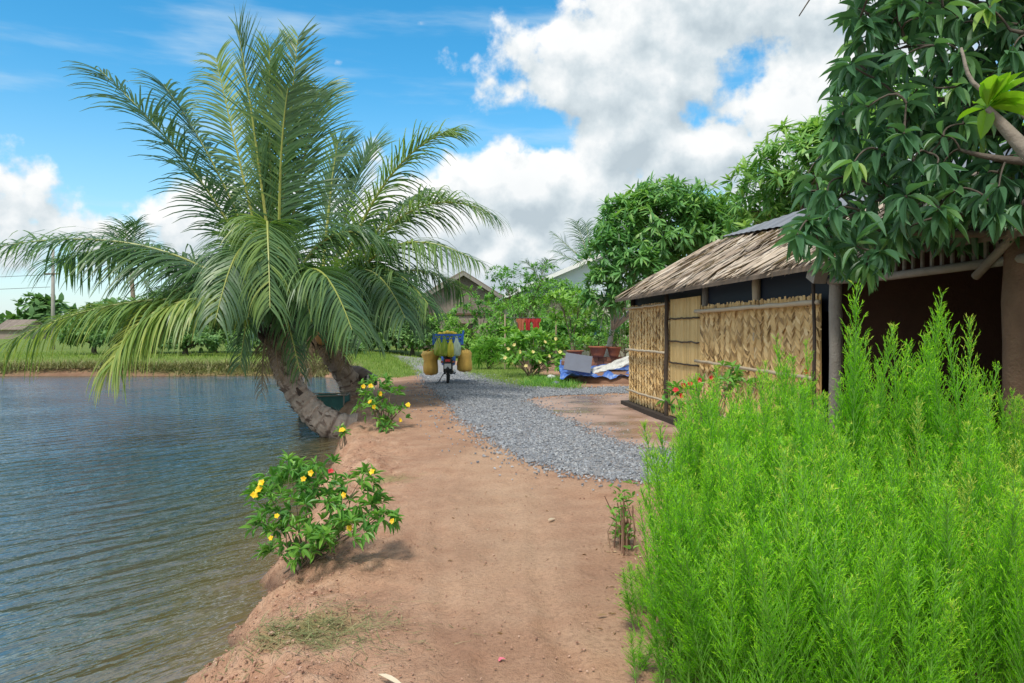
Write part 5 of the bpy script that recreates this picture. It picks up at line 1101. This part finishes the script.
# ------------------------------------------------------------------ small things on the path
for k,(px,py,L_,rz,t,l) in enumerate(((548,523,.10,.9,.75,'small curled tan leaf lying in the middle of the path'),(378,674,.20,-.75,.9,'long whitish dry leaf at the bottom edge of the path'),(436,548,.05,2.,.2,'tiny brown leaf on the path by the nearest yellow-flowered bush'),(597,618,.06,.3,.2,'tiny brown leaf on the path near the feathery bushes'),(470,455,.05,1.4,.3,'tiny brown leaf on the path near the gravel edge'))):
    c=G(px,py); mb=MB(); scatter(mb,*leafB,orient(np.array([[math.cos(rz),math.sin(rz),.05]]),np.array([[.1,-.25,1.]])),np.array([[0,0,.012]]),np.array([[L_*(.28 if k!=1 else .14),L_,L_*.35]]),np.array([t]))
    o=mb.build('fallen_leaf',M['deadleaf']); o.location=(c[0],c[1],gz(*c)+L_*.11); tag(o,l,'leaf')
c=G(501,661); mb=MB(); scatter(mb,*leafB,orient(nrm(np.array([[1,.2,.1],[-.5,.8,.1],[-.4,-.8,.1]])),np.tile([0,0,1.],(3,1))),np.zeros((3,3))+np.array([0,0,.008]),np.tile([.016,.022,.022],(3,1)),np.full(3,.6)); o=mb.build('fallen_petal',plain('pink_petal',(.7,.16,.22))); o.location=(c[0],c[1],gz(*c)+.004); tag(o,'small pink petal lying near the bottom of the path','petal')

n=420; x=np.concatenate([rng.uniform(-1.3,1.2,140),rng.normal(.75,.16,280)+.0]); y=np.concatenate([rng.uniform(3.3,11,140),rng.uniform(3.1,5.6,280)]); x[140:]+=.10*(y[140:]-3.4); k=shore(x,y)>.15; x,y=x[k],y[k]; n=len(x)
a=rng.uniform(0,6.28,n); d=np.stack([np.cos(a),np.sin(a),rng.normal(.02,.15,n)],-1); L_=rng.uniform(.012,.04,n); mb=MB()
scatter(mb,*leafB,orient(d,np.tile([0,0,1.],(n,1))+rng.normal(0,.3,(n,3))),np.stack([x,y,hgt(x,y)+.006],-1),np.stack([L_*rng.uniform(.12,.45,n),L_,L_],-1),np.clip(rng.normal(.28,.28,n),0,1))
tag(mb.build('leaf_litter',M['deadleaf']),'tiny dry leaf bits scattered over the path and under the feathery bushes','litter',kind='stuff')
# ------------------------------------------------------------------ sky, sun, camera
SUN_EL,SUN_AZ=58.,200.    # azimuth clockwise from +Y: behind the camera, a little to the left
w=bpy.data.worlds.new('World'); scene.world=w; w.use_nodes=True; nt=w.node_tree; nt.nodes.clear(); L=nt.links.new
N=lambda t,**k:_nd(nt,t,k)
dens=bpy.data.node_groups.new('cloud_density','ShaderNodeTree'); dens.interface.new_socket('Vector',in_out='INPUT',socket_type='NodeSocketVector'); dens.interface.new_socket('Value',in_out='OUTPUT',socket_type='NodeSocketFloat')
def make_density():
    nt=dens; L=nt.links.new; N=lambda t,**k:_nd(nt,t,k); gi=N('NodeGroupInput'); go=N('NodeGroupOutput')
    def mth(op,a,b=None,c=None,clamp=False):
        n=N('ShaderNodeMath',operation=op); n.use_clamp=clamp
        for i,v in enumerate((a,b,c)):
            if v is None: continue
            if isinstance(v,(int,float)): n.inputs[i].default_value=v
            else: L(v,n.inputs[i])
        return n.outputs[0]
    nv=N('ShaderNodeVectorMath',operation='NORMALIZE'); L(gi.outputs[0],nv.inputs[0])
    sx=N('ShaderNodeSeparateXYZ'); L(nv.outputs[0],sx.inputs[0]); az=mth('ARCTAN2',sx.outputs[0],sx.outputs[1]); el=mth('ARCSINE',sx.outputs[2])
    def noise(sc,det,ro,lac=2.0):
        n=N('ShaderNodeTexNoise'); n.inputs['Scale'].default_value=sc; n.inputs['Detail'].default_value=det; n.inputs['Roughness'].default_value=ro; n.inputs['Lacunarity'].default_value=lac; L(nv.outputs[0],n.inputs['Vector']); return n.outputs['Fac']
    tot=None
    for (px,py,rx,ry,wt) in CLOUDS:
        a0=math.atan((px-512)/F); e0=math.atan((HY-py)/F*math.cos(a0)); 
        dx=mth('MULTIPLY',mth('SUBTRACT',az,a0),F/rx); dy=mth('MULTIPLY',mth('SUBTRACT',el,e0),F/ry)
        r=mth('MULTIPLY_ADD',dx,dx,mth('MULTIPLY',dy,dy)); gss=mth('MULTIPLY',mth('POWER',2.718,mth('MULTIPLY',r,-.8)),wt)
        tot=gss if tot is None else (mth('MAXIMUM',tot,gss) if wt>0 else mth('ADD',tot,gss))
    # unseen clouds around and overhead, thickened to lift the fill light
    far=mth('MULTIPLY',mth('SUBTRACT',mth('ABSOLUTE',az),.95),4.0,clamp=True); hi=mth('MULTIPLY',mth('SUBTRACT',el,.85),4.0,clamp=True)
    oth=mth('MULTIPLY',mth('MAXIMUM',far,hi),noise(2.2,2,.5)); tot=mth('MAXIMUM',tot,mth('MULTIPLY',oth,1.5))
    nb=mth('SUBTRACT',noise(6.5,10,.58),.5); nb2=mth('SUBTRACT',noise(22,5,.5),.5)
    d=mth('MULTIPLY_ADD',nb,2.0,mth('MULTIPLY',tot,1.0)); d=mth('MULTIPLY_ADD',nb2,.85,d); L(d,go.inputs[0])
CLOUDS=[(640,95,150,75,1.25),(760,20,190,80,1.25),(820,90,100,110,1.2),(560,55,60,45,.85),(690,150,100,55,1.1),(525,180,90,55,1.15),(585,205,90,65,1.1),(470,240,130,70,1.0),(540,265,110,45,.9),(385,150,48,40,.75),(410,205,70,50,.7),(15,195,65,55,.9),(75,240,110,36,.9),(165,215,55,34,.7),(215,220,75,55,1.1),(330,270,140,50,.6),(770,190,120,70,.8),(880,60,120,120,.9),(335,62,18,8,.42),(460,15,16,7,.45),(425,24,16,5,.42),(755,60,36,36,-.50),(706,116,36,20,-.34),(250,-190,170,80,1.25),(-250,-230,150,70,1.0),(60,-480,300,110,1.1),(60,-60,60,26,.6),(555,125,40,18,-.4)]  # highest entries are clouds out of view, added to brighten the pond's reflection
make_density()
tc=N('ShaderNodeTexCoord')
sky=N('ShaderNodeTexSky',sky_type='NISHITA'); sky.sun_disc=False; sky.sun_elevation=R(SUN_EL); sky.sun_rotation=R(SUN_AZ); sky.air_density=1.0; sky.dust_density=.6; sky.ozone_density=2.0
hs=N('ShaderNodeHueSaturation'); hs.inputs['Saturation'].default_value=1.42; hs.inputs['Value'].default_value=1.36; hs.inputs['Hue'].default_value=.485; L(sky.outputs[0],hs.inputs['Color'])
def grp(vec):
    g_=N('ShaderNodeGroup'); g_.node_tree=dens; L(vec,g_.inputs[0]); return g_.outputs[0]
d0=grp(tc.outputs['Generated'])
def off(v):
    a_=N('ShaderNodeVectorMath',operation='ADD'); L(tc.outputs['Generated'],a_.inputs[0]); a_.inputs[1].default_value=v; return a_.outputs[0]
d1=grp(off((-.012,0,.03)))
def mth(op,a,b=None,c=None,clamp=False):
    n=N('ShaderNodeMath',operation=op); n.use_clamp=clamp
    for i,v in enumerate((a,b,c)):
        if v is None: continue
        if isinstance(v,(int,float)): n.inputs[i].default_value=v
        else: L(v,n.inputs[i])
    return n.outputs[0]
al=N('ShaderNodeMapRange',interpolation_type='SMOOTHSTEP'); L(d0,al.inputs[0]); al.inputs[1].default_value=.46; al.inputs[2].default_value=.72
sh=mth('MULTIPLY_ADD',mth('SUBTRACT',d0,d1),1.5,.52,True); sh=mth('MULTIPLY_ADD',mth('SUBTRACT',.8,d0),.28,sh,True)
cc=N('ShaderNodeValToRGB'); rampset(cc,[(0,(3.5,4.1,4.5)),(.40,(4.6,5.15,5.45)),(.70,(5.8,6.1,6.25)),(1,(6.9,6.95,6.9))]); L(sh,cc.inputs[0])
# thin high streaks
mpw=N('ShaderNodeMapping'); mpw.inputs['Rotation'].default_value=(0,R(14),0); mpw.inputs['Scale'].default_value=(1.4,1.4,9); L(tc.outputs['Generated'],mpw.inputs[0])
nw=N('ShaderNodeTexNoise'); nw.inputs['Scale'].default_value=2.3; nw.inputs['Detail'].default_value=6; nw.inputs['Roughness'].default_value=.55; L(mpw.outputs[0],nw.inputs['Vector'])
wr=N('ShaderNodeMapRange',interpolation_type='SMOOTHSTEP'); L(nw.outputs['Fac'],wr.inputs[0]); wr.inputs[1].default_value=.48; wr.inputs[2].default_value=.78; wr.inputs[4].default_value=.55
# haze toward the horizon
sx=N('ShaderNodeSeparateXYZ'); L(tc.outputs['Generated'],sx.inputs[0])
hz=N('ShaderNodeMapRange',interpolation_type='SMOOTHSTEP'); L(sx.outputs[2],hz.inputs[0]); hz.inputs[1].default_value=-.02; hz.inputs[2].default_value=.34; hz.inputs[3].default_value=.55; hz.inputs[4].default_value=0
def mix(f,a,b):
    m=N('ShaderNodeMix',data_type='RGBA'); L(f,m.inputs[0])
    for s,v in(('A',a),('B',b)):
        if isinstance(v,tuple): m.inputs[s].default_value=(*v,1)
        else: L(v,m.inputs[s])
    return m.outputs['Result']
c_=mix(hz.outputs[0],hs.outputs[0],(3.6,5.2,6.1)); c_=mix(wr.outputs[0],c_,(5.0,5.9,6.4)); c_=mix(al.outputs[0],c_,cc.outputs[0])
bg=N('ShaderNodeBackground'); bg.inputs['Strength'].default_value=.15; L(c_,bg.inputs['Color']); wo=N('ShaderNodeOutputWorld'); L(bg.outputs[0],wo.inputs[0])

sl=bpy.data.lights.new('sun','SUN'); sl.energy=3.5; sl.angle=R(11); sl.color=(1,.95,.86); so=bpy.data.objects.new('sun',sl); col.objects.link(so)
az,el=R(SUN_AZ),R(SUN_EL); sd=Vector((math.sin(az)*math.cos(el),math.cos(az)*math.cos(el),math.sin(el))); so.rotation_euler=sd.to_track_quat('Z','Y').to_euler(); so.location=(0,-5,12)

cam=bpy.data.cameras.new('camera'); cam.sensor_width=36; cam.lens=F/1024*36; cam.shift_y=-(341.5-HY)/1024; cam.clip_end=4000; cam.clip_start=.05
co=bpy.data.objects.new('camera',cam); col.objects.link(co); co.location=(0,0,CAMZ); co.rotation_euler=(R(90),0,0); scene.camera=co
scene.view_settings.view_transform='Standard'; scene.view_settings.look='None'; scene.view_settings.exposure=0; scene.view_settings.gamma=1
scene.render.resolution_x=1024; scene.render.resolution_y=683
